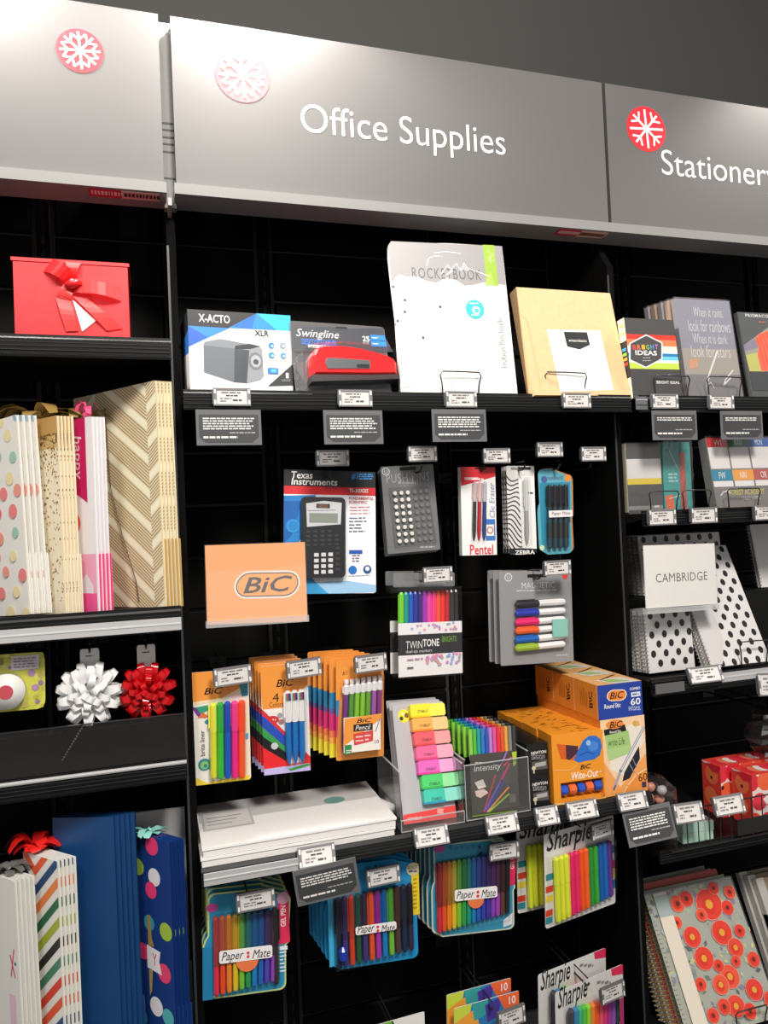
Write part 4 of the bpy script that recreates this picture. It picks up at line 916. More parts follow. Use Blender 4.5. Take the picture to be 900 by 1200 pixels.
# ------------------------------------------------------------------ bottom hooks
def brand_band(r, w, h, args, box, words, y, seal=None):
    f0 = Face(r, w, h, *args, y); a, b = f0.c(box[0], box[3]), f0.c(box[2], box[1])
    q = MB(); q.prism([(x, z) for x, z in rrect(b[0]-a[0], b[1]-a[1], .004, 3, (a[0]+b[0])/2, a[1])], y, y+.0008, mat('#f2eeee', .35)); q.build('name_band', r)
    f = Face(r, w, h, *args, y-.0002)
    if seal: f1 = Face(r, w, h, *args, y+.0011); f1.circ(seal[0], seal[1], seal[2], '#ea7a48', 16); f1.build('offer_seal')
    mx = (box[0]+box[2])/2; bw = box[2]-box[0]
    f.text('Paper', box[0]+bw*.04, box[1]+(box[3]-box[1])*.22, box[0]+bw*.46, box[3]-(box[3]-box[1])*.05, '#2a2830', .35, .0); f.text('Mate', box[0]+bw*.62, box[1]+(box[3]-box[1])*.2, box[0]+bw*.96, box[3]-(box[3]-box[1])*.24, '#2a2830', .35, .0)
    f.circ(mx+bw*.04, (box[1]+box[3])/2-6, 6, '#e0404a', 8); f.circ(mx+bw*.04, (box[1]+box[3])/2+8, 6, '#e0404a', 8)
    f.build('band_lettering')
# gel pens one
w, h = .16, .19
r = thing('pen_pack', 'blue die-cut pack of ten rainbow gel pens beside the blue dotted bags', 'pen pack', .13, 0, .652, -5, 0, 2)
ar = ((62, 240), (395, 222), (62, 640)); f = Face(r, w, h, *ar, -.0015); c = f.c
card(r, w, h, '#c9d68a', .0015, .01, lobed(w, h, .009))
q = MB(); ol = lobed(w-.006, h-.006, .009); q.prism([(x, z+.003) for x, z in ol], -.0019, -.0015, mat('#2a8fb8', .35)); q.build('printed_field', r)
f.y -= .0006
f.circ(98, 292, 22, '#d04a9a', 12, 16); f.poly([(345, 255), (385, 245), (392, 440), (350, 450)], '#e0305a'); f.circ(366, 270, 24, '#d8a0b8'); f.text('GEL PEN', 356, 300, 376, 380, WHITE, 0, .01, 90); f.rect(352, 455, 382, 470, '#e8eef4'); f.words(352, 474, 378, 560, 6, '#e8eef4', 3, .3, .1); f.rect(50, 545, 98, 560, '#dfe8ee'); f.circ(66, 600, 20, '#8a90c0', 12, 12); f.poly([(60, 440), (100, 440), (100, 640), (60, 640)], '#1f7fae')
f.build()
GP = ('#e8304a', '#f0502a', '#f08a2a', '#e8c82a', '#7ac83a', '#2aa05a', '#1f86c8', '#2a6ac0', '#5a4ac0', '#9a4ac0')
for k, cc in enumerate(GP): pen(r, c(110+k*24.5, 320-k*2), c(114+k*23.5, 618-k*4), .0052, cc, ('#a03a40', '#a8523a', '#b8742a', '#b8982a', '#5a9a3a', '#2a6a6a', '#1f5a86', '#24508a', '#3a3560', '#4a3048')[k], .62, -.008)
pen(r, c(333, 298), c(338, 590), .0062, '#3a3436', '#2a2628', .5, -.008)
blister(r, [c(*p) for p in [(98, 630), (346, 600), (346, 290), (98, 320)]], -.002, .014, .004)
brand_band(r, w, h, ar, (124, 432, 322, 490), None, -.0168, (228, 485, 42))
bpy.context.view_layer.update()
for k in range(1, 6):
    rr = copy_thing(r, pose(.13-.0012*k, .018*k, .652+.0015*k, -5, 0, 2), '%s blue ten gel pen pack on the hook, edge above the front pack' % ORD[k], ('backing_card', 'printed_field'))
hook(.135, .825, -.02, 'peg hook holding the ten gel pen packs'); price_tag(.149, -.035, .836, 'price tag on the ten rainbow gel pen pack', .068, .034, -4, 0, -2)
# bold pens
w, h = .182, .2
r = thing('pen_pack', 'bright blue die-cut pack of twelve pens with a yellow bold tab', 'pen pack', .378, 0, .655, -6, -2, 0)
ar = ((500, 170), (868, 120), (512, 560)); f = Face(r, w, h, *ar, -.0015); c = f.c
card(r, w, h, '#1f92cc', .0015, .012, lobed(w, h, .007))
f.poly([(838, 150), (868, 150), (872, 345), (842, 350)], '#f0cf2a'); f.circ(845, 172, 26, '#e8dcae'); f.text('BOLD', 826, 158, 860, 172, '#3a4a7a'); f.words(828, 176, 862, 186, 1, '#5a6a9a', 3, .5, .1); f.words(845, 205, 862, 330, 8, '#b89a20', 3, .35, .1); f.poly([(505, 250), (525, 240), (530, 540), (512, 545)], '#43b0dc'); f.build()
for k, (bc, cc) in enumerate((('#232a44', '#2a2a34'), ('#4a3a86', '#3a3060'), ('#d8462a', '#b8402a'), ('#2a5a3a', '#2a5048'), ('#4a3a7a', '#3a3048'), ('#ee5a2a', '#e0582a'), ('#b03ab0', '#8a2a8a'), ('#1f86c8', '#1c5aa0'), ('#7ac83a', '#4a9a3a'), ('#5a4038', '#4a3028'), ('#22304a', '#222a3a'), ('#3a3048', '#242028'))):
    pen(r, c(542+k*26, 275-k*5), c(548+k*26, 540-k*6), .0056, bc, cc, .6, -.009)
q = MB(); a = c(560, 478); q.tube([(a[0], -.017, a[1]-.014), (a[0], -.018, a[1]-.008), (a[0], -.018, a[1]+.008), (a[0], -.017, a[1]+.014)], [.003, .008, .008, .003], mat('#1f3fae', .25), 10); q.build('blue_eraser', r)
blister(r, [c(*p) for p in [(530, 552), (846, 495), (840, 205), (528, 260)]], -.0016, .016, .004)
brand_band(r, w, h, ar, (610, 355, 770, 408), None, -.0178)
bpy.context.view_layer.update()
for k in range(1, 6): copy_thing(r, pose(.378-.004*k, .018*k, .655+.003*k, -6, -2, 0), '%s bright blue twelve pen pack, left edge showing behind the front' % ORD[k], ('backing_card',))
hook(.382, .828, -.02, 'peg hook holding the twelve pen packs'); price_tag(.391, -.035, .837, 'price tag on the bright blue twelve pen pack', .064, .034, -4, 0, -3)
# gel pens fourteen
w, h = .178, .188
r = thing('pen_pack', 'wide blue pack of fourteen rainbow gel pens beside the highlighter cards', 'pen pack', .587, 0, .672, -8, -2, 1)
ar = ((105, 165), (430, 148), (115, 490)); f = Face(r, w, h, *ar, -.0015); c = f.c
card(r, w, h, '#cdd6c0', .0015, .012, lobed(w, h, .006))
q = MB(); q.prism([(x, z+.003) for x, z in lobed(w-.006, h-.006, .006)], -.0019, -.0015, mat('#3a94b4', .35)); q.build('printed_field', r); f.y -= .0006
f.circ(140, 180, 22, '#b04a9a', 12, 14); f.poly([(402, 190), (432, 186), (430, 315), (404, 322)], '#d8305a'); f.text('GEL PEN', 410, 200, 424, 260, WHITE, 0, .01, 90)
for k in range(6): f.circ(180+k*22, 175+(k % 2)*6, 7, '#2f7fa4')
f.poly([(385, 440), (420, 415), (420, 455), (385, 465)], '#dfe4ea'); f.build()
for k, cc in enumerate(('#e0304a', '#ee5a2a', '#f0902a', '#ecc82a', '#8acb3a', '#3aa84a', '#1fa088', '#1f8ac0', '#2a62c0', '#3a48b0', '#4a3aa8', '#8a4ac0', '#a84ab8', '#6a4038', '#2a282c')):
    pen(r, c(136+k*18.5, 222-k*2), c(140+k*18.3, 466-k*4), .005, cc, ('#8a2c34', '#a04a2a', '#a86a2a', '#a89030', '#5a8a3a', '#2a6a3a', '#246a66', '#20568a', '#2a4080', '#2c3268', '#342a5c', '#4a2c58', '#4a2848', '#3a2824', '#202022')[k], .62, -.008)
blister(r, [c(*p) for p in [(126, 478), (410, 438), (408, 190), (124, 222)]], -.002, .014, .004)
brand_band(r, w, h, ar, (192, 305, 352, 352), None, -.0168, (272, 352, 30))
bpy.context.view_layer.update()
for k in range(1, 7): copy_thing(r, pose(.587-.0035*k, .018*k, .672+.001*k, -8, -2, 1), '%s fourteen gel pen pack, rim showing left of the front pack' % ORD[k], ('backing_card', 'printed_field'))
hook(.6, .83, -.02, 'peg hook holding the fourteen gel pen packs'); price_tag(.644, -.035, .842, 'price tag on the fourteen gel pen pack', .062, .034, -6, 0, -1)
# chisel highlighters
def hl_pack(x, y, z, label, yaw):
    w, h = .205, .19
    r = thing('highlighter_pack', label, 'highlighter pack', x, y, z, yaw, 0, 2)
    ar = ((520, 120), (765, 50), (530, 468)); f = Face(r, w, h, *ar, -.0015); c = f.c
    card(r, w, h, '#dcdad6', .0015, .005)
    f.text('Sharpie', 528, 88, 688, 185, '#1c1c1e', .3, .015)
    for y0, cc in ((265, '#2f8a96'), (310, '#d8402a'), (345, '#e8d048'), (398, '#d8402a'), (425, '#2f8a96')): f.rect(528, y0, 552, y0+24, cc)
    for y0, cc in ((180, '#2f6ab0'), (240, '#d8305a'), (275, '#ecd04a'), (318, '#2a7ab0')): f.rect(748, y0-10, 772, y0+22, cc)
    f.build()
    for k, cc in enumerate(('#dce83a', '#e4ea3a', '#e6ea40', '#ee2a70', '#f0306a', '#fb5a24', '#fb6a2a', '#2f9a3a', '#3fae3a', '#1a62b8', '#1f6cc4', '#6a3a9a')):
        pen(r, c(552+k*16.6, 200-k*5), c(562+k*16.6, 440-k*7), .0066, cc, cc, .42, -.01, name='highlighter')
    blister(r, [c(*p) for p in [(535, 452), (765, 350), (760, 130), (530, 205)]], -.0016, .017, .004)
    return r
hl_pack(.832, 0, .66, 'front white card of twelve bright chisel highlighters', 14); hl_pack(.803, .045, .668, 'second white highlighter card half hidden behind the front one', 5)
hook(.83, .835, -.02, 'peg hook holding the chisel highlighter cards'); price_tag(.88, -.02, .84, 'price tag on the chisel highlighter card', .058, .034, 8, 0, -2)
# lower markers
def mk_pack(x, y, z, label, yaw):
    w, h = .2, .21
    r = thing('marker_pack', label, 'marker pack', x, y, z, yaw, 0, 2.5)
    ar = ((505, 680), (830, 570), (515, 1050)); f = Face(r, w, h, *ar, -.0015); c = f.c
    card(r, w, h, '#dcdad8', .0015, .006)
    f.text('Sharpie', 515, 640, 655, 738, '#1c1c1e', .3, .01); f.poly([(768, 575), (840, 560), (840, 605), (775, 615)], '#e0305a'); f.words(700, 635, 770, 645, 1, '#8a8888', 3, .5, .1); f.poly([(815, 700), (840, 690), (840, 860), (818, 860)], '#c83a7a'); f.build()
    for k, (cc, b) in enumerate((('#4a4a52', '#3a3a40'), ('#3a8ac0', '#2a5aa0'), ('#4ab88a', '#3a9a6a'), ('#5ac848', '#2a5aa8'), ('#a0d83a', '#3a3a40'), ('#f08a3a', '#c83a2a'), ('#f8602a', '#f0502a'), ('#e85a70', '#d8d83a'), ('#d83a7a', '#3aa04a'), ('#b03a9a', '#1f6ac0'), ('#8a5ab0', '#4a4a4a'), ('#3a3a3c', '#2a2a2c'))):
        pen(r, c(562+k*20, 728-k*4), c(566+k*20, 1010-k*8), .0068, b, cc, .38, -.01, name='marker')
    blister(r, [c(*p) for p in [(545, 1020), (808, 940), (806, 650), (545, 725)]], -.0016, .017, .004)
    return r
mk_pack(.837, 0, .315, 'front lower card of assorted fine markers with a pink corner', 14); mk_pack(.818, .035, .336, 'second lower marker card behind the pink cornered front one', 14)
hook(.83, .52, -.02, 'peg hook holding the lower fine marker cards'); price_tag(.88, -.03, .506, 'price tag on the lower fine marker card', .062, .034, 8, 0, -2)
# colour splash pack and green pack at the frame's foot
for k, (x, y, z, lab) in enumerate(((.60, 0, .355, 'front colour splash pack with an orange number corner'), (.595, .025, .368, 'second colour splash pack behind the first'))):
    w, h = .15, .18
    r = thing('colour_pack', lab, 'marker pack', x, y, z, 5, 0, 2); card(r, w, h, '#e9e6e2', .0015, .003)
    f = Face(r, w, h, (0, 0), (150, 0), (0, 180), -.0015)
    f.rect(0, 0, 150, 70, '#2f7ab8'); f.poly([(0, 0), (40, 0), (30, 40), (0, 60)], '#c8d84a'); f.poly([(0, 30), (50, 10), (60, 70), (0, 70)], '#f0a03a'); f.poly([(40, 0), (80, 0), (70, 30), (45, 35)], '#3aa0a0'); f.poly([(70, 10), (110, 0), (100, 40), (75, 45)], '#4a3a9a'); f.poly([(100, 0), (150, 0), (150, 26), (116, 30)], '#ee6a38'); f.text('10', 126, 6, 142, 22, WHITE, 0, .03)
    f.rect(0, 70, 150, 180, '#ece8e4')
    for j, cc in enumerate(('#e8d83a', '#f08a2a', '#e0304a', '#8a3a9a', '#2a5ac0', '#3aa04a')): f.poly([(15+j*22, 90), (25+j*22, 80), (35+j*22, 90), (33+j*22, 165), (17+j*22, 165)], cc)
    f.build()
hook(.61, .52, -.02, 'peg hook holding the colour splash packs'); price_tag(.646, -.03, .509, 'price tag on the colour splash pack', .062, .036, 6, 0, -2)
w, h = .13, .17
r = thing('marker_pack', 'green and white topped pack at the foot of the office bay', 'marker pack', .405, 0, .37, 4, 0, 1); card(r, w, h, '#e4e2de', .0015, .003)
f = Face(r, w, h, (0, 0), (130, 0), (0, 170), -.0015); f.rect(0, 0, 62, 60, '#7ab83e'); f.rect(0, 60, 130, 170, '#d8d6d2'); f.poly([(62, 0), (130, 0), (130, 30), (62, 40)], '#eceae6'); f.build()
hook(.405, .52, -.02, 'peg hook holding the green and white topped pack')

# ------------------------------------------------------------------ gift wrap bay
def ribbon(q, A, B, m, y0=.002, bulge=.015, ph=(0, 1)):
    """curved band between two edges given in x,z"""
    n = len(A); v = []
    for k in range(n):
        t = ph[0]+(ph[1]-ph[0])*k/(n-1); y = -(y0+bulge*math.sin(math.pi*t))
        v += [(A[k][0], y, A[k][1]), (B[k][0], y, B[k][1]), (A[k][0], y+.0006, A[k][1]), (B[k][0], y+.0006, B[k][1])]
    fs = []
    for k in range(n-1):
        a, b = 4*k, 4*k+4; fs += [(a, b, b+1, a+1), (a+2, a+3, b+3, b+2), (a, a+2, b+2, b), (a+1, b+1, b+3, a+3)]
    q.add(v, fs, m)
w, h, d = .189, .155, .11
r = thing('gift_box', 'red gift box tied with a red ribbon bow on the top left shelf', 'gift box', -.128, .0, 1.843, 0, 0, 0)
q = MB(); RB = mat('#e2262e', .38); q.box(-w/2, w/2, 0, d, 0, h-.006, RB); q.build('box_body', r)
q = MB(); q.box(-w/2-.003, w/2+.003, -.002, d+.002, h-.006, h, RB); q.build('lid_rim', r)
f = Face(r, w, h, (55, 395), (590, 430), (68, 742), 0, .018); c = f.c
SAT = mat('#f44a4a', .3); SAT2 = mat('#d81f24', .3)
def seg(a, b, n=7): return [(a[0]+(b[0]-a[0])*k/(n-1), a[1]+(b[1]-a[1])*k/(n-1)) for k in range(n)]
def rib(name, A0, A1, B0, B1, m, y0, bl, ph=(0, 1)):
    q = MB(); ribbon(q, [c(*p) for p in seg(A0, A1)], [c(*p) for p in seg(B0, B1)], m, y0, bl, ph); return q.build(name, r)
rib('bow_loop', (195, 462), (305, 525), (240, 408), (350, 480), SAT2, .003, .016)
rib('bow_loop', (297, 420), (315, 490), (372, 425), (350, 495), SAT, .002, .012)
rib('bow_loop', (345, 565), (560, 604), (350, 515), (556, 540), SAT, .004, .018)
rib('bow_loop', (320, 560), (425, 580), (330, 520), (430, 548), SAT2, .006, .006)
rib('ribbon_tail', (305, 510), (252, 580), (335, 555), (325, 600), SAT, .004, .006)
rib('ribbon_tail', (252, 580), (300, 735), (325, 600), (358, 735), SAT, .003, .004)
rib('ribbon_tail', (330, 578), (492, 738), (400, 590), (570, 730), SAT, .004, .005)
q = MB(); a = c(335, 530); q.tube([(a[0]-.012, -.012, a[1]-.004), (a[0], -.016, a[1]), (a[0]+.012, -.012, a[1]+.004)], [.006, .009, .006], SAT2, 8); q.build('knot', r, True)
q = MB(); q.prism([c(375, 738), c(440, 690), c(330, 592)], -.0025, -.0015, PAPER); q.build('gift_tag', r)

def bag(label, xe, ye, z, w, h, yaw, roll, base, draw=None, n=3, dx=.008, t=.005, top=None, name='gift_bag', blab=None, hcol=None, edge=None, dz=0):
    """flat folded gift bag whose front right edge stands at xe, ye; n more of the kind behind it"""
    a = math.radians(yaw); x, y = xe-math.cos(a)*w/2, ye-math.sin(a)*w/2
    r = thing(name, label, 'gift bag', x, y, z, yaw, 0, roll)
    q = MB(); bm_ = mat(base, .45) if isinstance(base, str) else base
    P = [(-w/2, -t), (w/2, -t), (w/2-.010, -t/2), (w/2, 0), (-w/2, 0)]; N = len(P)
    va = [(px, py, 0) for px, py in P]; vb = [(px, py, h) for px, py in P]
    q.add(va+vb, [tuple(range(N-1, -1, -1)), tuple(range(N, 2*N))]+[(i, (i+1) % N, (i+1) % N+N, i+N) for i in range(N)], bm_); q.build('body', r)
    q = MB(); fh = h*.30; q.box(-w/2+.001, w/2+.003, .0, .002, 0, fh, edge or bm_); q.build('bottom_fold', r)
    if draw:
        f = Face(r, w, h, (0, 0), (w*1000, 0), (0, h*1000), -t); draw(f, w*1000, h*1000); f.build()
    for hc in ([hcol] if hcol else []):
        q = MB(); q.tube([(-w*.1, -t-.001, h-.03), (-w*.05, -t-.004, h*.55), (.02, -t-.004, h*.3), (w*.2, -t-.003, h*.12), (w*.22, -t-.002, .01)], .0009, mat(hc, .6), 5); q.build('handle_cord', r)
    bpy.context.view_layer.update(); M0 = r.matrix_world.copy()
    for k in range(1, n+1):
        copy_thing(r, Matrix.Translation((dx*k, .0015*k, dz*k)) @ M0, (blab or label+', %s in its stack') % ORD[k], ('body', 'printed_front', 'bottom_fold'))
    return r
def dots(cols, rad, step, seed=2, off=0):
    def draw(f, W, H):
        rnd = random.Random(seed); j = 0; y = off
        while y < H+rad:
            x = (step*.5 if j % 2 else 0)+rnd.uniform(-8, 8)
            while x < W+rad: f.circ(x+rnd.uniform(-6, 6), y+rnd.uniform(-6, 6), rad*rnd.uniform(.85, 1.15), rnd.choice(cols), 14); x += step
            y += step*.72; j += 1
    return draw
ZB = 1.3725
bag('white gift bag with pastel polka dots at the far left of its shelf', -.206, -.025, ZB, .2, .343, -50, -3.5, '#efece6', dots(['#f08a8a', '#ef6a86', '#9fc0d8', '#a8cdbb', '#f4e3b0', '#f2a090'], 11, 47), 3, .009, blab='%s pastel dotted bag standing behind the front one')
def glit(f, W, H):
    rnd = random.Random(9)
    f.rect(0, 0, W, H*.10, '#c2985a'); f.rect(0, H*.1, W, H*.16, '#cfae74')
    for k in range(900):
        v = rnd.random()**2.2; f.step = .00000; f.circ(rnd.random()*W, H*(.09+.85*v), rnd.uniform(1.2, 2.4), rnd.choice(['#a8834a', '#b8925a', '#8f7040']), 5)
bag('cream gift bag sprinkled with gold glitter confetti towards the top', -.151, -.025, ZB, .17, .344, -50, -.8, '#f1e6cc', glit, 4, .0055, blab='%s gold confetti bag standing behind the front one', hcol='#a8784a')
def happy(f, W, H):
    f.poly([(W-58, 0), (W-18, 0), (W-18, 150), (W-58, 128)], '#c8185e'); f.text('happy', W-56, 30, W-30, 108, '#f4e4ea', .15, .01, -90); f.circ(W-60, 185, 20, '#f0603a')
    f.rect(0, H*.70, W, H*.9, '#f0a8c4'); f.poly([(W-50, H*.86), (W-28, H*.8), (W-10, H*.86), (W-10, H*.9), (W-50, H*.9)], '#e6e4ea'); f.rect(0, H*.9, W, H, '#f05a9a')
bag('white birthday bag with a magenta ribbon strip reading happy', -.098, -.025, ZB, .17, .343, -50, 0, '#efecee', happy, 3, .006, blab='%s white birthday bag with pink foot behind the front one', edge=mat('#f0488c', .45))
def herring(f, W, H):
    f.step = 0; f.y -= .0001; gl, sol = '#ab8a4c', '#fbf6da'
    xs = [W+120, W-26, W-172, W-318]
    for i in range(3):
        x1, x0 = xs[i], xs[i+1]; up = i % 2 == 0; dr = (x1-x0)*.72; y = -200.0+(31 if up else 0)
        def band(ya, yb, m):
            p = [(x0, ya+dr), (x1, ya), (x1, yb), (x0, yb+dr)] if up else [(x0, ya), (x1, ya+dr), (x1, yb+dr), (x0, yb)]
            f.raw([f.c(*q_) for q_ in p], m)
        while y < H+60:
            for k in range(7): band(y+k*6.2, y+k*6.2+1.9, gl)
            f.y -= .00004; band(y+43.5, y+59, sol); f.y += .00004
            y += 62
        f.y -= .00002
bag('large cream gift bag with gold herringbone stripes at the bay end', .0135, -.022, ZB, .24, .408, -50, -.6, '#ebe0c2', herring, 4, .0062, blab='%s gold herringbone bag standing behind the front one', hcol='#5a4630', edge=mat('#c9a560', .4))
# ribbon tufts on the bags
def tuft(name, label, x, y, z, col, seed, n=9, L=.05, spread=1.0, wd=.011, up=.6):
    r = thing(name, label, 'ribbon', x, y, z); rnd = random.Random(seed)
    for k in range(n):
        an = 2*math.pi*k/n+rnd.uniform(-.3, .3); l = L*rnd.uniform(.6, 1.1); u_ = up*rnd.uniform(.4, 1.2); q = MB()
        dx, dy = math.cos(an)*spread, math.sin(an)*.55; pr = Vector((-dy, dx, 0)).normalized()*wd/2; v = []; N = 6
        for j in range(N+1):
            t = j/N; p = Vector((dx*l*t, dy*l*t, .001+u_*l*math.sin(math.pi*min(1, t*.9))*.8)); wv = .5+.9*math.sin(math.pi*t*.85+.2)
            v += [tuple(p-pr*wv), tuple(p+pr*wv+Vector((0, 0, .003*math.sin(t*5+k))))]
        q.add(v, [(2*j, 2*j+1, 2*j+3, 2*j+2) for j in range(N)], mat(col, .35)); q.build('ribbon_leaf', r, True)
    q = MB(); q.tube([(-.006, 0, .003), (0, 0, .006), (.006, 0, .003)], [.004, .007, .004], mat(col, .35), 8); q.build('knot', r, True)
    return r
tuft('ribbon_tuft', 'khaki gold ribbon tuft on top of the confetti bags', -.20, .06, ZB+.344, '#9a7d44', 3, 11, .085, 1, .022, .45)
tuft('ribbon_tuft', 'khaki gold ribbon tuft lying on the birthday bags', -.128, .07, ZB+.344, '#a08450', 5, 8, .06, 1.0, .020, .5)
tuft('ribbon_tuft', 'small pink ribbon tuft on the birthday bags', -.112, .0, ZB+.345, '#e0507e', 8, 6, .038, .6, .010, 1.5)

# gift bows
def loop_mesh(L, W, R, m):
    q = MB(); N = 14; v = []
    for j in range(N+1):
        t = j/N; an = 2*math.pi*t; px = L*.5*(1-math.cos(an)); pz = R*math.sin(an)*(.35+.65*(1-math.cos(an))/2); wv = W*(.45+.55*((1-math.cos(an))/2)**.7)*(1-.55*max(0, (1-math.cos(an))/2-.6)/.4)
        v += [(px, -wv/2, pz), (px, wv/2, pz)]
    q.add(v, [(2*j, 2*j+1, 2*j+3, 2*j+2) for j in range(N)], m); me = q.mesh('bow_loop'); me.polygons.foreach_set('use_smooth', [True]*len(me.polygons)); return me
def bow(label, x, y, z, R, m, seed, hangz):
    r = thing('gift_bow', label, 'gift bow', x, y, z); rnd = random.Random(seed)
    me = loop_mesh(R, R*.42, R*.25, m); ms = loop_mesh(R*.85, R*.40, R*.23, m)
    for n, el, data in ((11, 4, me), (10, 27, me), (8, 48, ms), (5, 67, ms), (2, 84, ms)):
        for k in range(n):
            az = 360*k/n+el*1.7+rnd.uniform(-5, 5)
            # loops lie around -y axis: local X is the loop direction
            e = math.radians(el); a = math.radians(az)
            X = Vector((math.cos(e)*math.cos(a), -math.sin(e), math.cos(e)*math.sin(a))); Z = Vector((math.sin(e)*math.cos(a), math.cos(e), math.sin(e)*math.sin(a))); Y = Z.cross(X)
            M = Matrix(((X.x, Y.x, Z.x, 0), (X.y, Y.y, Z.y, 0), (X.z, Y.z, Z.z, 0), (0, 0, 0, 1)))
            link('bow_loop', data, r, M=M)
    q = MB(); q.prism([(-.016, R*.5), (.016, R*.5), (.016, hangz), (.014, hangz+.004), (-.014, hangz+.004), (-.016, hangz)], .006, .0075, mat('#e6e4e2', .5)); q.build('hang_card', r)
    f = Face(r, .04, hangz+.004, (0, 0), (40, 0), (0, 100), .0059); f.words(13, 14, 27, 20, 1, '#6a6866', seed, .5, .1); f.circ(20, 8, 2.4, '#8a8886'); f.build('print')
WB = mat('#ecebeb', .3); RBW = mat('#c80f18', .16, .15)
bow('glossy white star gift bow hanging on the lower left', -.122, .015, 1.228, .058, WB, 3, .074)
bow('shiny red star gift bow beside the white one', -.026, .02, 1.222, .052, RBW, 6, .078)
hook(-.122, 1.296, .02, 'peg hook holding the white gift bow'); hook(-.026, 1.294, .025, 'peg hook holding the red gift bow'); hook(-.245, 1.296, .02, 'peg hook holding the tape pack')
r = thing('bead_chain', 'thin bead chain hanging down below the white bow', 'chain', -.135, .0, 1.112)
q = MB()
for k in range(14): q.tube([(.0-.003*k*.9, 0, .062-.0042*k), (.0005-.003*k*.9, 0, .0645-.0042*k)], .0013, mat('#a8a6a4', .3, .7), 6)
q.build('beads', r)
# tape pack
w, h = .125, .098
r = thing('tape_pack', 'yellow green carded roll of tape at the left edge', 'tape', -.258, .01, 1.212, 0, 0, 1)
card(r, w, h, '#cfcf52', .0015, .014); f = Face(r, w, h, (0, 0), (125, 0), (0, 98), -.0015)
rnd = random.Random(2)
for k in range(30): f.circ(rnd.random()*125, rnd.random()*98, rnd.uniform(3, 7), rnd.choice(['#b9b83c', '#d8d870', '#9a7aa8', '#b48ab0', '#c8b860']), 7)
f.rect(72, 4, 116, 28, '#d8cfd8'); f.words(76, 7, 112, 26, 4, '#8a7a90', 4, .45, .1); f.rect(40, 6, 60, 18, '#8a8a50'); f.build()
a = (.003, .036)
q = MB(); q.tube([(a[0], -.002, a[1]), (a[0], -.018, a[1])], [.03, .03], mat('#eceae6', .35), 28); q.build('tape_roll', r, True)
q = MB(); q.tube([(a[0], -.0182, a[1]), (a[0], -.0192, a[1])], [.012, .012], mat('#c84a58', .35), 18); q.build('core_disc', r)
blister(r, rrect(w*.96, h*.92, .03, 5, 0, .002), -.0016, .021, .006)

# lower bags
ZL = .5505
def plainw(f, W, H):
    f.line([(W-10, H*.30), (W-22, H*.42)], 3, '#e0507a'); f.line([(W-22, H*.33), (W-10, H*.42)], 3, '#e0507a'); f.circ(W-8, H*.36, 3, '#2a7a86', 8); f.rect(W-30, H*.5, W-12, H*.7, '#e8c8d8')
bag('plain white gift bag at the lower left corner', -.236, -.03, ZL, .2, .382, -50, -2, '#ecebe6', plainw, 4, .0065, blab='%s plain white gift bag behind the front one')
def chev(f, W, H):
    cols = ['#e8603a', '#26507e', '#f08a4a', '#2f6e50', '#a8b83a', '#2c2a2c', '#4a8a70', '#e04a34']
    pw_ = 62; f.step = 0; f.y -= .0001; y = -40; k = 0
    while y < H+80:
        m = cols[k % len(cols)]
        up = H*.62
        for i in range(4):
            x0, x1 = W-(i+1)*pw_, W-i*pw_
            ya, yb = (y+pw_*.95, y) if i % 2 == 0 else (y, y+pw_*.95)
            f.raw([f.c(*p) for p in [(x0, ya), (x1, yb), (x1, yb+17), (x0, ya+17)]], m)
        y += 33; k += 1
bag('multicolour chevron gift bag beside the plain white ones', -.174, -.03, ZL, .095, .409, -48, -.5, '#efeee8', chev, 4, .0062, blab='%s chevron gift bag standing behind the front one')
bag('large plain dark blue gift bag in the lower left bay', -.086, -.005, ZL, .112, .462, -22, -.3, mat('#0d3d70', .45, noise=.1, nscale=7), None, 4, .0085, blab='%s plain dark blue gift bag behind the front one')
def bdots(f, W, H):
    for x, y, rr, m in ((8, 15, 17, '#f0407a'), (12, 70, 16, '#ebe9ee'), (2, 95, 15, '#f0407a'), (38, 160, 16, '#a8c848'), (-6, 155, 14, '#3a9aa8'), (30, 235, 17, '#f04a7a'), (6, 300, 17, '#ebe9ee'), (36, 310, 15, '#5ab8c0'), (16, 380, 17, '#f0407a'), (-25, 210, 15, '#f0407a'), (-30, 60, 15, '#a8c848'), (-35, 330, 15, '#3a9aa8')):
        f.circ(W-56+x, y, rr, m, 18)
    f.poly([(W-70, 195), (W-34, 200), (W-38, 218), (W-32, 240), (W-70, 236)], '#efedf0'); f.text('Y', W-56, 206, W-44, 228, '#d83a6a'); f.poly([(W-66, 142), (W-58, 140), (W-56, 180), (W-50, 195), (W-66, 195)], '#a88a50'); f.poly([(W-66, 238), (W-56, 238), (W-60, 275), (W-66, 285)], '#b8985a')
bag('bright blue gift bag with large multicolour spots beside the divider', .0065, -.03, ZL, .18, .412, -50, 0, mat('#14397f', .45), bdots, 3, .0068, blab='%s spotted blue gift bag standing behind the front one')
tuft('ribbon_tuft', 'bright red ribbon tuft on the chevron bags', -.222, .03, ZL+.41, '#e0201c', 4, 12, .05, 1.0, .018, .7)
tuft('ribbon_tuft', 'mint ribbon tuft on the spotted blue bags', -.032, .02, ZL+.4125, '#8fcfc4', 7, 9, .045, 1.0, .012, .35)
tuft('ribbon_tuft', 'black and white ribbon tuft at the lower left corner', -.262, .02, ZL+.384, '#6a6866', 12, 9, .04, 1, .012, .5)
bag('white gift bag standing at the back beside the divider', .033, .10, ZL, .09, .425, -5, 0, '#e2e0de', None, 0)

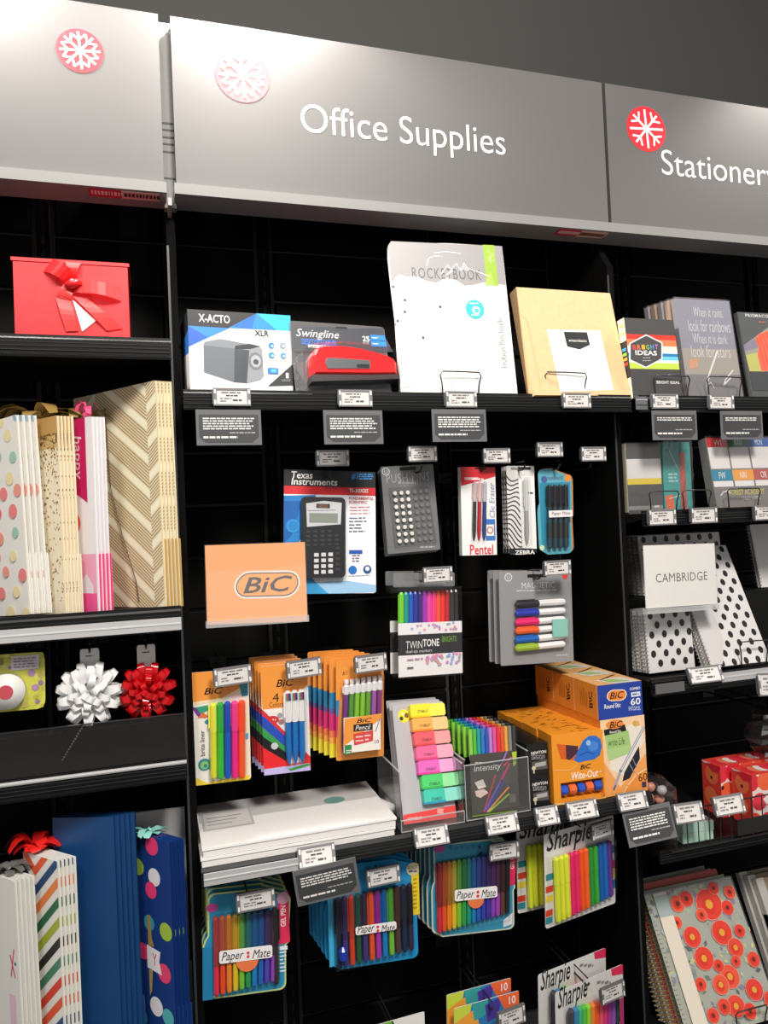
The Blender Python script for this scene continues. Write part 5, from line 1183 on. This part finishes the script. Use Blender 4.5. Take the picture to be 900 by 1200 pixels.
# ------------------------------------------------------------------ notebook bay
# hexagon book
w, h, d = .133, .178, .022
def hexbook(k):
    r = thing('activity_book', 'dark book with rainbow stripes and a hexagon title' if k == 0 else 'second copy of the hexagon book standing behind', 'book', 1.05-.004*k, -.03+.028*k, 1.752, 3, 4.3, -1)
    q = MB(); q.box(-w/2, w/2, -d, 0, 0, h, mat('#4a4848', .4)); q.build('cover', r)
    q = MB(); sx = -w/2-.0003
    for z0, z1, cc in ((0, .26, '#efe6c0'), (.26, .72, '#26242a'), (.72, 1, '#f0e8bc')): q.add([(sx, -d, h*z0), (sx, 0, h*z0), (sx, 0, h*z1), (sx, -d, h*z1)], [(0, 1, 2, 3)], cc)
    for z0, cc in ((.42, '#d83a3a'), (.48, '#f0a03a'), (.54, '#8ac848'), (.60, '#3a9ad0'), (.8, '#cfe07a'), (.9, '#e8d060'), (.12, '#d8d8a0')): q.add([(sx-.0002, -d+.004, h*z0), (sx-.0002, -.004, h*z0), (sx-.0002, -.004, h*(z0+.035)), (sx-.0002, -d+.004, h*(z0+.035))], [(0, 1, 2, 3)], cc)
    q.build('printed_spine', r)
    if k: return
    f = Face(r, w, h, (147, 182), (392, 195), (190, 545), -d, .02)
    for y0, y1, cc in ((268, 292, '#e83a30'), (292, 325, '#f07a50'), (325, 350, '#f8d8c8'), (350, 362, '#e8f0f4'), (362, 378, '#2a7ab0'), (378, 398, '#6ac0d8'), (398, 412, '#eef4e0'), (412, 445, '#b8d050')): f.rect(140, y0+4, 440, y1+4, cc)
    f.rect(140, 448, 470, 600, '#454344')
    hx = lambda s_: [(255+s_*94*math.sin(math.pi/3*k_), 355-s_*86*math.cos(math.pi/3*k_)) for k_ in range(6)]
    f.poly(hx(1.0), '#f2f0ee'); f.poly(hx(.93), '#4a4849')
    for i, (ch, cc) in enumerate(zip('BRIGHT', ('#e8443a', '#f07a3a', '#e8a83a', '#8ac84a', '#5aa0d8', '#c07ac8'))): f.text(ch, 190+i*21.5, 322, 206+i*21.5, 346, cc, 0, .02)
    f.text('IDEAS', 203, 352, 308, 376, WHITE, 0, .025); f.words(238, 386, 276, 393, 1, '#c8c6c6', 3, .5, .1); f.words(238, 400, 282, 407, 1, '#c8c6c6', 4, .5, .1); f.text('BRIGHT IDEAS', 308, 510, 420, 526, '#e0dede', 0, .01); f.build()
for k in range(2): hexbook(k)
# wrapped grey journals
w, h, d = .158, .236, .012
for k in range(5):
    r = thing('journal', 'front grey journal with white script in clear wrap' if k == 0 else '%s wrapped journal counting back on the upper shelf' % ORD[k], 'notebook', 1.215-.005*k, -.028+.017*k, 1.752, 3, 5.7, -1.2)
    q = MB(); q.box(-w/2, w/2, -d, 0, 0, h, mat('#a09b9e' if k % 2 == 0 else '#b89a88', .45)); q.build('cover', r)
    q = MB(); q.box(-w/2+.001, -w/2+.0012, -d+.002, -.002, .002, h-.002, PAPER); q.build('pages', r)
    q = MB(); q.box(-w/2-.0015, w/2+.0015, -d-.0015, .0005, 0, h+.003, WRAP); q.build('clear_wrap', r)
    if k: continue
    f = Face(r, w, h, (400, 80), (697, 97), (490, 550), -d, .02)
    f.rect(380, 60, 800, 340, '#8f8f9c'); f.rect(380, 340, 800, 470, '#a39c92'); f.rect(380, 470, 800, 600, '#7c7a7c')
    for t, x0, y0, x1, y1 in (('When it rains,', 505, 130, 662, 185), ('look for rainbows', 480, 195, 705, 255), ('When it is dark', 508, 265, 690, 315), ('look for stars', 500, 325, 710, 385)): f.text(t, x0, y0, x1, y1, '#dcdadc', .1, -.01)
    f.poly([(488, 395), (535, 385), (540, 430), (495, 440)], '#d09a78'); f.line([(640, 355), (600, 470), (590, 520)], 9, '#e4e2e2'); f.line([(585, 530), (610, 510), (630, 540)], 4, '#d8d6d8'); f.line([(730, 455), (690, 500), (680, 530), (720, 490)], 6, '#e0dee0'); f.build()
# drawing book
w, h, d = .2, .215, .012
r = thing('sketch_book', 'dark art book with a red wave drawing at the right edge', 'book', 1.412, -.03, 1.752, 2, 8, -1)
q = MB(); q.box(-w/2, w/2, -d, 0, 0, h, mat('#4e5052', .4)); q.build('cover', r)
f = Face(r, w, h, (340, 180), (1100, 205), (440, 1030), -d, .02)
f.poly([(380, 540), (700, 330), (1100, 330), (1100, 820), (430, 820)], '#8a8a80'); f.poly([(380, 540), (560, 440), (560, 560), (390, 600)], '#7a7486'); f.poly([(400, 640), (600, 600), (600, 820), (430, 820)], '#a8a860'); f.poly([(520, 470), (560, 420), (700, 370), (1100, 400), (1100, 810), (560, 810), (530, 640), (550, 560)], '#f0604a')
for k in range(5): f.line([(530+k*40, 450-k*18), (570+k*40, 560), (580+k*42, 650), (610+k*42, 800)], 7, '#a83430')
f.text('PRISMACOLOR', 425, 205, 800, 240, '#c8c8c6', 0, .02, 0, 1.2); f.words(570, 280, 660, 300, 1, '#b86a5a', 3, .6, .1); f.rect(440, 822, 1100, 1020, '#3f4244'); f.build()

# sticky note sets, eye level shelf
Z2 = 1.5055
r = thing('notepad_set', 'charcoal notepad set with a white and yellow band in wrap', 'notepad', 1.051, .01, Z2); w, h, d = .09, .158, .04
q = MB(); q.box(-w/2, w/2, 0, d, 0, h, mat('#4c4a49', .4)); q.build('pads', r)
q = MB(); q.box(-w/2-.001, -w/2, .001, d, .004, h, mat('#d6cfb0', .5)); q.build('page_edges', r)
f = Face(r, w, h, (113, 80), (262, 80), (113, 350), 0); f.rect(113, 140, 262, 215, '#dedbd9'); f.rect(113, 215, 262, 238, '#e2c73c'); f.rect(113, 320, 262, 335, '#8a8886'); f.words(225, 318, 250, 330, 1, '#d8d6d4', 3, .6, .1); f.build()
q = MB(); q.box(-w/2-.002, w/2+.002, -.002, d+.001, 0, h+.002, WRAP); q.build('clear_wrap', r)
r = thing('notepad_set', 'teal wrapped notepad set with red spine stripe', 'notepad', 1.139, .01, Z2); w, h, d = .076, .16, .04
q = MB(); q.box(-w/2, w/2, 0, d, 0, h, mat('#3f9a96', .4)); q.build('pads', r)
f = Face(r, w, h, (262, 80), (415, 80), (262, 355), 0); f.rect(352, 120, 385, 355, '#b0584e'); f.poly([(268, 290), (310, 285), (315, 340), (275, 355)], '#ea6a3c'); f.line([(290, 300), (350, 290)], 4, '#dcd8d0'); f.line([(300, 110), (340, 180)], 3, '#dfe8e6'); f.words(290, 200, 340, 240, 3, '#a8d0cc', 3, .5, .1); f.build()
q = MB(); v = []; rnd = random.Random(6); N = 9
for i in range(N):
    for j in range(N): v.append((-w/2-.002+(w+.004)*i/(N-1), -.003-rnd.random()*.004, (h+.003)*j/(N-1)))
q.add(v, [(i*N+j, (i+1)*N+j, (i+1)*N+j+1, i*N+j+1) for i in range(N-1) for j in range(N-1)], WRAP); q.build('crinkled_wrap', r)
r = thing('sticky_note_set', 'wrapped set of coloured state name note blocks', 'notepad', 1.315, -.01, Z2, 0, 9, 0); w, h, d = .22, .165, .025
q = MB(); q.box(-w/2, w/2, -d, 0, 0, h, mat('#7c7a78', .45)); q.build('carton', r)
f = Face(r, w, h, (195, 175), (1180, 175), (300, 840), -d)
for i, (cc, t) in enumerate((('#d02a34', 'WI'), ('#2f7a52', 'KAN'), ('#2f5fb0', 'MON'), ('#a83a8a', 'UTA'))):
    x = 215+i*262; f.rect(x-5, 175, x+250, 262, cc); f.text(t, x+80, 195, x+170, 248, '#e8e6e4', 0, .0); f.rect(x+20, 266, x+262, 470, '#e8e2e0')
for i, (cc, t) in enumerate((('#1f86a4', 'FW'), ('#eea040', 'NIN'), ('#b8544a', 'OR'), ('#4a9a5a', 'TX'))):
    x = 252+i*262; f.rect(x, 482, x+262, 582, cc); f.text(t, x+90, 502, x+170, 565, '#f0eeea', 0, .0); f.rect(x+20, 586, x+262, 640, '#ece8e6')
f.rect(270, 645, 1200, 850, '#7c7876'); f.text('FOREST ACADEMY', 455, 668, 900, 720, '#c8c04a', 0, .01); f.text('STICKY NOTES', 610, 738, 840, 770, '#d8d6d2', 0, .0); f.line([(350, 720), (380, 690), (440, 680), (470, 700)], 14, '#d8d6d4'); f.build()
q = MB(); v = []; N = 12
for i in range(N):
    for j in range(N): v.append((-w/2-.006+(w+.012)*i/(N-1), -d-.002-rnd.random()*(.005 if i < 3 else .0015), (h+.003)*j/(N-1)))
q.add(v, [(i*N+j, (i+1)*N+j, (i+1)*N+j+1, i*N+j+1) for i in range(N-1) for j in range(N-1)], WRAP); q.build('crinkled_wrap', r)
for x, l in ((1.037, 'price tag under the charcoal notepad set'), (1.145, 'price tag under the teal wrapped notes'), (1.315, 'price tag under the state name note blocks')): price_tag(x, -.062, 1.496, l, .068, .034)

# dotted spiral notebooks
def spiral(label, x, y, z, w, h, yaw, lean, front=True, seed=1, base='#d8d5d4', t=.011, detail=True, group=None):
    r = thing('spiral_notebook', label, 'notebook', x, y, z, yaw, lean, 0, group)
    q = MB(); q.box(-w/2+.008, w/2, -t, -t+.0015, 0, h, mat(base, .4)); q.build('front_cover', r)
    q = MB(); q.box(-w/2+.009, w/2-.001, -t+.0018, -.0015, .001, h-.001, mat('#b9b6b2', .6)); q.build('pages', r)
    q = MB(); q.box(-w/2+.008, w/2, -.0013, 0, 0, h, mat(base, .4)); q.build('back_cover', r)
    q = MB(); n = int(h/.0085)
    for k in range(n):
        z0 = .006+k*.0085; cx = -w/2+.007
        q.tube([(cx+.0055*math.cos(a)*1.0, -t/2+.0075*math.sin(a), z0) for a in [i*math.pi/3 for i in range(6)]], .0011, mat('#c8c6c4', .3, .6), 4, True)
    q.build('spiral_wire', r)
    if detail:
        f = Face(r, w, h, (0, 0), (w*1000, 0), (0, h*1000), -t); f.step = 0; f.y -= .0002; j = 0; y0 = 10
        while y0 < h*1000:
            x0 = 24+(16 if j % 2 else 0)
            while x0 < w*1000-5: f.circ(x0, y0, 6.6, '#232124', 14, 8.2); x0 += 33
            y0 += 21; j += 1
        f.y -= .0002
        if front: f.poly([(8, 40), (60, 20), (66, h*1000-60), (40, h*1000-5), (8, h*1000-5)], '#cdc9c9')
        f.build()
    return r
r = thing('shelf_riser', 'black step at the back of the dotted notebook shelf', 'riser', 1.0, .085, 1.1455)
q = MB(); q.box(0, .5, 0, .17, .155, .16, FIX); q.box(0, .5, 0, .004, 0, .155, FIX); q.box(0, .004, .004, .17, 0, .155, FIX); q.box(.496, .5, .004, .17, 0, .155, FIX); q.build('step', r)
for k in range(6): spiral(('front dotted spiral notebook on the upper step' if k == 0 else '%s dotted spiral notebook back on the upper step' % ORD[k]), 1.238-.003*k, .142+.0145*k, 1.3065, .25, .145, 0, 5, False, k, detail=(k == 0))
for k in range(5): spiral(('front short dotted spiral notebook low at the left' if k == 0 else '%s short dotted notebook back in the low left stack' % ORD[k]), 1.083-.004*k, .005+.0145*k, 1.152, .13, .135, 0, 4, False, k, detail=(k == 0))
for k in range(2): spiral(('leaning grey notebook with black spots and a wire stop' if k == 0 else '%s spotted notebook leaning under the front one' % ORD[k]), 1.243-.004*k, -.028+.0145*k, 1.153, .172, .29-.002*k, 0, 25, True, k, detail=(k == 0))
bpy.context.view_layer.update()
for k in range(2): spiral(('white spiral notebook at the right edge of the bay' if k == 0 else '%s white spiral notebook back at the right edge' % ORD[k]), 1.537+.02*k, .11+.02*k, 1.3065, .2, .16, 0, 10, False, k, '#dedcda', detail=False)
wire_stop(1.278, -.042, 1.154, 'bent wire stop in front of the leaning spotted notebook', .075, .055)
w, h = .196, .146
r = thing('brand_sign', 'white sign reading Cambridge in a clear holder', 'sign', 1.087, -.05, 1.289, 4, 1.4, 1.3)
q = MB(); q.box(-w/2, w/2, -.001, .001, .012, h, mat('#f3f0ec', .45)); q.build('sign_sheet', r)
f = Face(r, w, h, (165, 520), (475, 513), (175, 825), -.0011); f.text('CAMBRIDGE', 215, 645, 440, 684, '#4a4648', 0, -.012, 0, 1.05); f.build('lettering')
q = MB(); q.box(-w/2-.001, w/2+.001, -.003, -.0015, .011, h+.001, CLEAR); q.build('clear_front', r)
q = MB(); q.box(-w/2-.001, w/2+.001, -.005, .01, 0, .011, clear_mat('acrylic_edge', (.9, .91, .92), .4, .1, .35)); q.build('clear_foot', r)
q = MB(); q.tube([(0, .002, .13), (0, .12, .135)], .0025, FIXG); q.build('arm', r)
price_tag(1.128, -.068, 1.152, 'price tag under the leaning spotted notebook', .085, .036, 0, 22); price_tag(1.30, -.066, 1.112, 'price tag at the right edge below the steel lip', .07, .05, 0, 10, 4)
r = thing('lip_insert', 'plain grey insert on the left end of the spotted notebook shelf lip', 'insert', 1.03, -.065, 1.122)
q = MB(); q.box(-.032, .04, 0, .003, 0, .02, mat('#6a6a6c', .35, .3)); q.build('insert_plate', r)

# wire fence shelf
Z4 = .7855
r = thing('wire_fence', 'black wire fence along the front of the floral box shelf', 'fence', 1.02, -.062, .782)
q = MB(); q.tube([(0, 0, .088), (.88, 0, .088)], .0016, mat('#141416', .4), 5); q.build('rail', r)
q = MB(); q.tube([(0, 0, .004), (.88, 0, .004)], .0016, mat('#141416', .4), 5); q.build('rail', r)
k_ = MB(); k_.tube([(0, 0, .004), (0, 0, .088)], .0013, mat('#141416', .4), 5); me = k_.mesh('rod')
for k in range(30): link('rod', me, r, (.012+k*.0285, 0, 0))
q = MB(); q.box(.168, .30, -.004, -.002, .012, .046, mat('#1c1a1a', .4)); q.build('dark_label', r)
f = Face(r, .3, .1, (0, 0), (300, 0), (0, 100), -.0042); f.c = lambda x, y: (x/1000, y/1000); f.words(190, 24, 290, 36, 1, '#c4c2c0', 4, .6, .02); f.build('label_lettering')
def floral(seed):
    def draw(f, W, H):
        rnd = random.Random(seed)
        for k in range(15): f.circ((k % 5+.5*(k//5 % 2))*W/4.2, (k//5+.35)*H/2.6, rnd.uniform(19, 25), rnd.choice(['#e02a3c', '#f0503a', '#e83a4a', '#f4683e']), 12); 
        for k in range(2): f.poly([(x0 := rnd.random()*W, y0 := rnd.random()*H), (x0+16, y0-10), (x0+26, y0+8), (x0+8, y0+18)], '#efe6e2')
        for k in range(6): f.circ(rnd.random()*W, rnd.random()*H, 5, '#4a2420', 8)
    return draw
for k, (x, y, lab) in enumerate(((1.345, -.03, 'front red floral paper box behind the wire fence'), (1.325, .045, 'second red floral paper box behind the front one'))):
    w, h, d = .16, .118, .062
    r = thing('floral_box', lab, 'box', x, y, Z4, 0); q = MB(); q.box(-w/2, w/2, 0, d, 0, h, mat('#e8443c', .4)); q.build('carton', r)
    f = Face(r, w, h, (0, 0), (160, 0), (0, 150), 0); f.rect(0, 0, 160, 150, '#efe0dc'); floral(4+k)(f, 160, 150); f.build()
    q = MB(); rnd = random.Random(k); sx = -w/2-.0003
    for cc, z0, y0 in (('#f4784a', .09, .03), ('#e02a3c', .12, .02), ('#f4784a', .04, .035), ('#efe6e2', .135, .05), ('#4a2420', .085, .03), ('#4a2420', .03, .034)):
        rr = .004 if cc == '#4a2420' else .022; sx -= .0001
        q.add([(sx, min(d, max(0, y0+rr*math.cos(a*.7))), min(h, max(0, z0+rr*math.sin(a*.7)))) for a in range(9)], [tuple(range(9))], cc)
    z = h+.0002
    for k2 in range(8):
        x0 = -w/2+.02+k2*.017; z += .0001; q.add([(x0+.013*math.cos(a*.7), d/2+.02*math.sin(a*.7), z) for a in range(9)], [tuple(range(9))], ['#e02a3c', '#f0785a', '#efe6e2', '#e83a4a'][k2 % 4])
    q.build('printed_side', r)
for k, (z, lab) in enumerate(((0, 'lower pale mint memo pad behind the wire fence'), (.021, 'upper pale mint memo pad behind the wire fence'))):
    r = thing('memo_pad', lab, 'pad', 1.105+.002*k, -.04, Z4+z, -4); q = MB(); q.box(-.038, .038, 0, .10, 0, .02, mat('#b9dccb', .5)); q.build('sheets', r)
    q = MB(); q.box(-.038, .038, 0, .10, .02, .0205, mat('#c9ccc8', .4)); q.build('cover', r)
r = thing('candy_bag', 'clear bag of red wrapped sweets at the left end of the fence', 'bag', 1.04, -.042, Z4)
q = MB(); rnd = random.Random(2); RC = mat('#c85a4a', .3)
for k in range(9):
    q = MB(); x, y, z = rnd.uniform(-.012, .014), rnd.uniform(0, .10), .012+.012*k; q.tube([(x-.010, y, z), (x-.004, y, z+.003), (x+.004, y, z+.003), (x+.010, y, z)], [.005, .011, .011, .005], mat(rnd.choice(['#e0604a', '#d0483a', '#eaa088', '#c8c2c4']), .3), 8); q.build('sweet', r, True)
q = MB(); v = []; N = 8
for i in range(N+1):
    for j in range(N): a = 2*math.pi*j/N; s_ = (.9+.25*rnd.random())*(1 if i < N else .35); v.append((.022*math.cos(a)*s_, .05+.062*math.sin(a)*s_, .002+.138*i/N))
q.add(v, [(i*N+j, i*N+(j+1) % N, (i+1)*N+(j+1) % N, (i+1)*N+j) for i in range(N) for j in range(N)], WRAP); q.build('clear_film', r)
price_tag(1.05, -.086, .872, 'price tag clipped to the fence above the mint memo pads', .068, .04, -4, 14, 0); price_tag(1.155, -.086, .873, 'price tag clipped to the fence before the red floral box', .07, .04, -8, 14, -3)
r = thing('plastic_bag', 'dark clear crumpled bag hanging at the right above the floral boxes', 'bag', 1.40, .05, .915)
q = MB(); v = []; N = 10; rnd = random.Random(8)
for i in range(N):
    for j in range(N): a = 2*math.pi*j/N; s_ = .03+.022*math.sin(math.pi*(i+.5)/N)+rnd.uniform(-.006, .006); v.append((s_*math.cos(a)*1.3, s_*math.sin(a), .10*i/(N-1)))
q.add(v, [(i*N+j, i*N+(j+1) % N, (i+1)*N+(j+1) % N, (i+1)*N+j) for i in range(N-1) for j in range(N)], clear_mat('dark_film', (.4, .38, .38), .08, .3, .015)); q.build('film', r)
q = MB(); q.tube([(-.012, -.035, .085), (.012, -.035, .088)], .007, mat('#b8406a', .4), 8); q.build('pink_tie', r)
hook(1.40, 1.02, -.0, 'peg hook above the dark crumpled bag')

# poppy notebook stack
w, h, t = .245, .285, .012
def poppy(f, W, H):
    rnd = random.Random(11); f.step = .00002
    f.rect(0, 0, W, H, '#b9bdae')
    for k in range(170): 
        x, y = rnd.random()*W, rnd.random()*H; a = rnd.random()*6.3; L = rnd.uniform(10, 22); dx, dy = math.cos(a), math.sin(a)
        f.poly([(x, y), (x+dx*L*.5-dy*L*.28, y+dy*L*.5+dx*L*.28), (x+dx*L, y+dy*L), (x+dx*L*.5+dy*L*.28, y+dy*L*.5-dx*L*.28)], rnd.choice(['#6f7f70', '#8fa39a', '#a9b8bc', '#d8d69a', '#9a8aa8', '#5f6a66', '#c8cfae']))
    for x, y, rr in ((78, 30, 18), (105, 24, 17), (160, 45, 34), (88, 100, 22), (100, 145, 24), (168, 105, 26), (150, 190, 24), (120, 200, 20), (190, 140, 20), (205, 60, 16), (140, 245, 22), (200, 225, 22), (110, 240, 16), (76, 250, 15), (70, 190, 14), (130, 165, 13), (130, 62, 14), (60, 66, 13), (185, 15, 14), (232, 250, 17), (225, 30, 15), (178, 165, 12), (225, 170, 16), (215, 110, 14), (170, 260, 16)):
        f.circ(x+W-245, y, rr*1.06, '#e8a090', 14, rr*1.0); f.circ(x+W-245, y, rr, rnd.choice(['#ea4a34', '#e8402f', '#f0583a']), 14, rr*.95); f.circ(x+W-245-rr*.1, y+rr*.1, rr*.55, '#dc3526', 10); f.circ(x+W-245, y, rr*.3, '#e8a83a' if rr > 19 else '#6a2a20', 8)
    f.rect(20, 0, 56, H, '#e6dccb'); f.rect(20, 6, 56, 50, '#a8b4b4')
for k in range(5):
    lab = 'front notebook with red poppies and a cream paper band' if k == 0 else '%s notebook under the poppy one in the leaning stack' % ORD[k]
    r = thing('spiral_notebook', lab, 'notebook', 1.175-.004*k, -.032+.018*k, .361, 0, 28, 0)
    q = MB(); q.box(-w/2+.008, w/2, -t, -t+.0015, 0, h+(.006 if k == 2 else 0), mat(['#c9c4b8', '#a8b0a0', '#c04a40', '#b09a86', '#8a8a80'][k], .4)); q.build('front_cover', r)
    q = MB(); q.box(-w/2+.009, w/2-.001, -t+.0018, 0, .001, h-.001, mat('#cfc9bd', .6)); q.build('pages', r)
    q = MB()
    for i in range(int(h/.009)):
        z0 = .006+i*.009; q.tube([(-w/2+.006+.005*math.cos(a), -t/2+.0075*math.sin(a), z0) for a in [j*math.pi/3 for j in range(6)]], .0012, mat('#b08a50' if k % 2 else '#c8b890', .3, .5), 4, True)
    q.build('spiral_wire', r)
    if k == 0: f = Face(r, w, h, (0, 0), (245, 0), (0, 285), -t); poppy(f, 245, 285); f.build(); q = MB(); q.box(-w/2, w/2+.002, -t-.003, .001, 0, h+.003, WRAP); q.build('clear_wrap', r)
wire_stop(1.21, -.05, .362, 'bent wire stop at the foot of the poppy notebook', .08, .05)
for k in range(3):
    r = thing('binder', 'brown journal with gold studs and a green tab at the lower right' if k == 0 else '%s brown journal behind the studded one' % ORD[k], 'notebook', 1.452-.006*k, -.03+.02*k, .361, 0, 24, 0); w2, h2 = .2, .27
    q = MB(); q.box(-w2/2, w2/2, -.014, 0, 0, h2, mat('#8a7a68', .5)); q.build('cover', r)
    q = MB(); q.box(-w2/2-.002, -w2/2+.02, -.0145, .0005, 0, h2+.001, mat('#b8b6b0', .4)); q.build('spine_strip', r)
    if k: continue
    q = MB(); q.box(-w2/2-.002, -w2/2+.022, -.015, 0, h2*.5, h2*.72, mat('#3f7a5a', .4)); q.build('green_tab', r)
    for z in (.17, .205): q = MB(); q.tube([(-w2/2+.035, -.014, z), (-w2/2+.035, -.018, z)], [.006, .004], mat('#c8a85a', .25, .8), 10); q.build('stud', r)
bpy.context.view_layer.update()
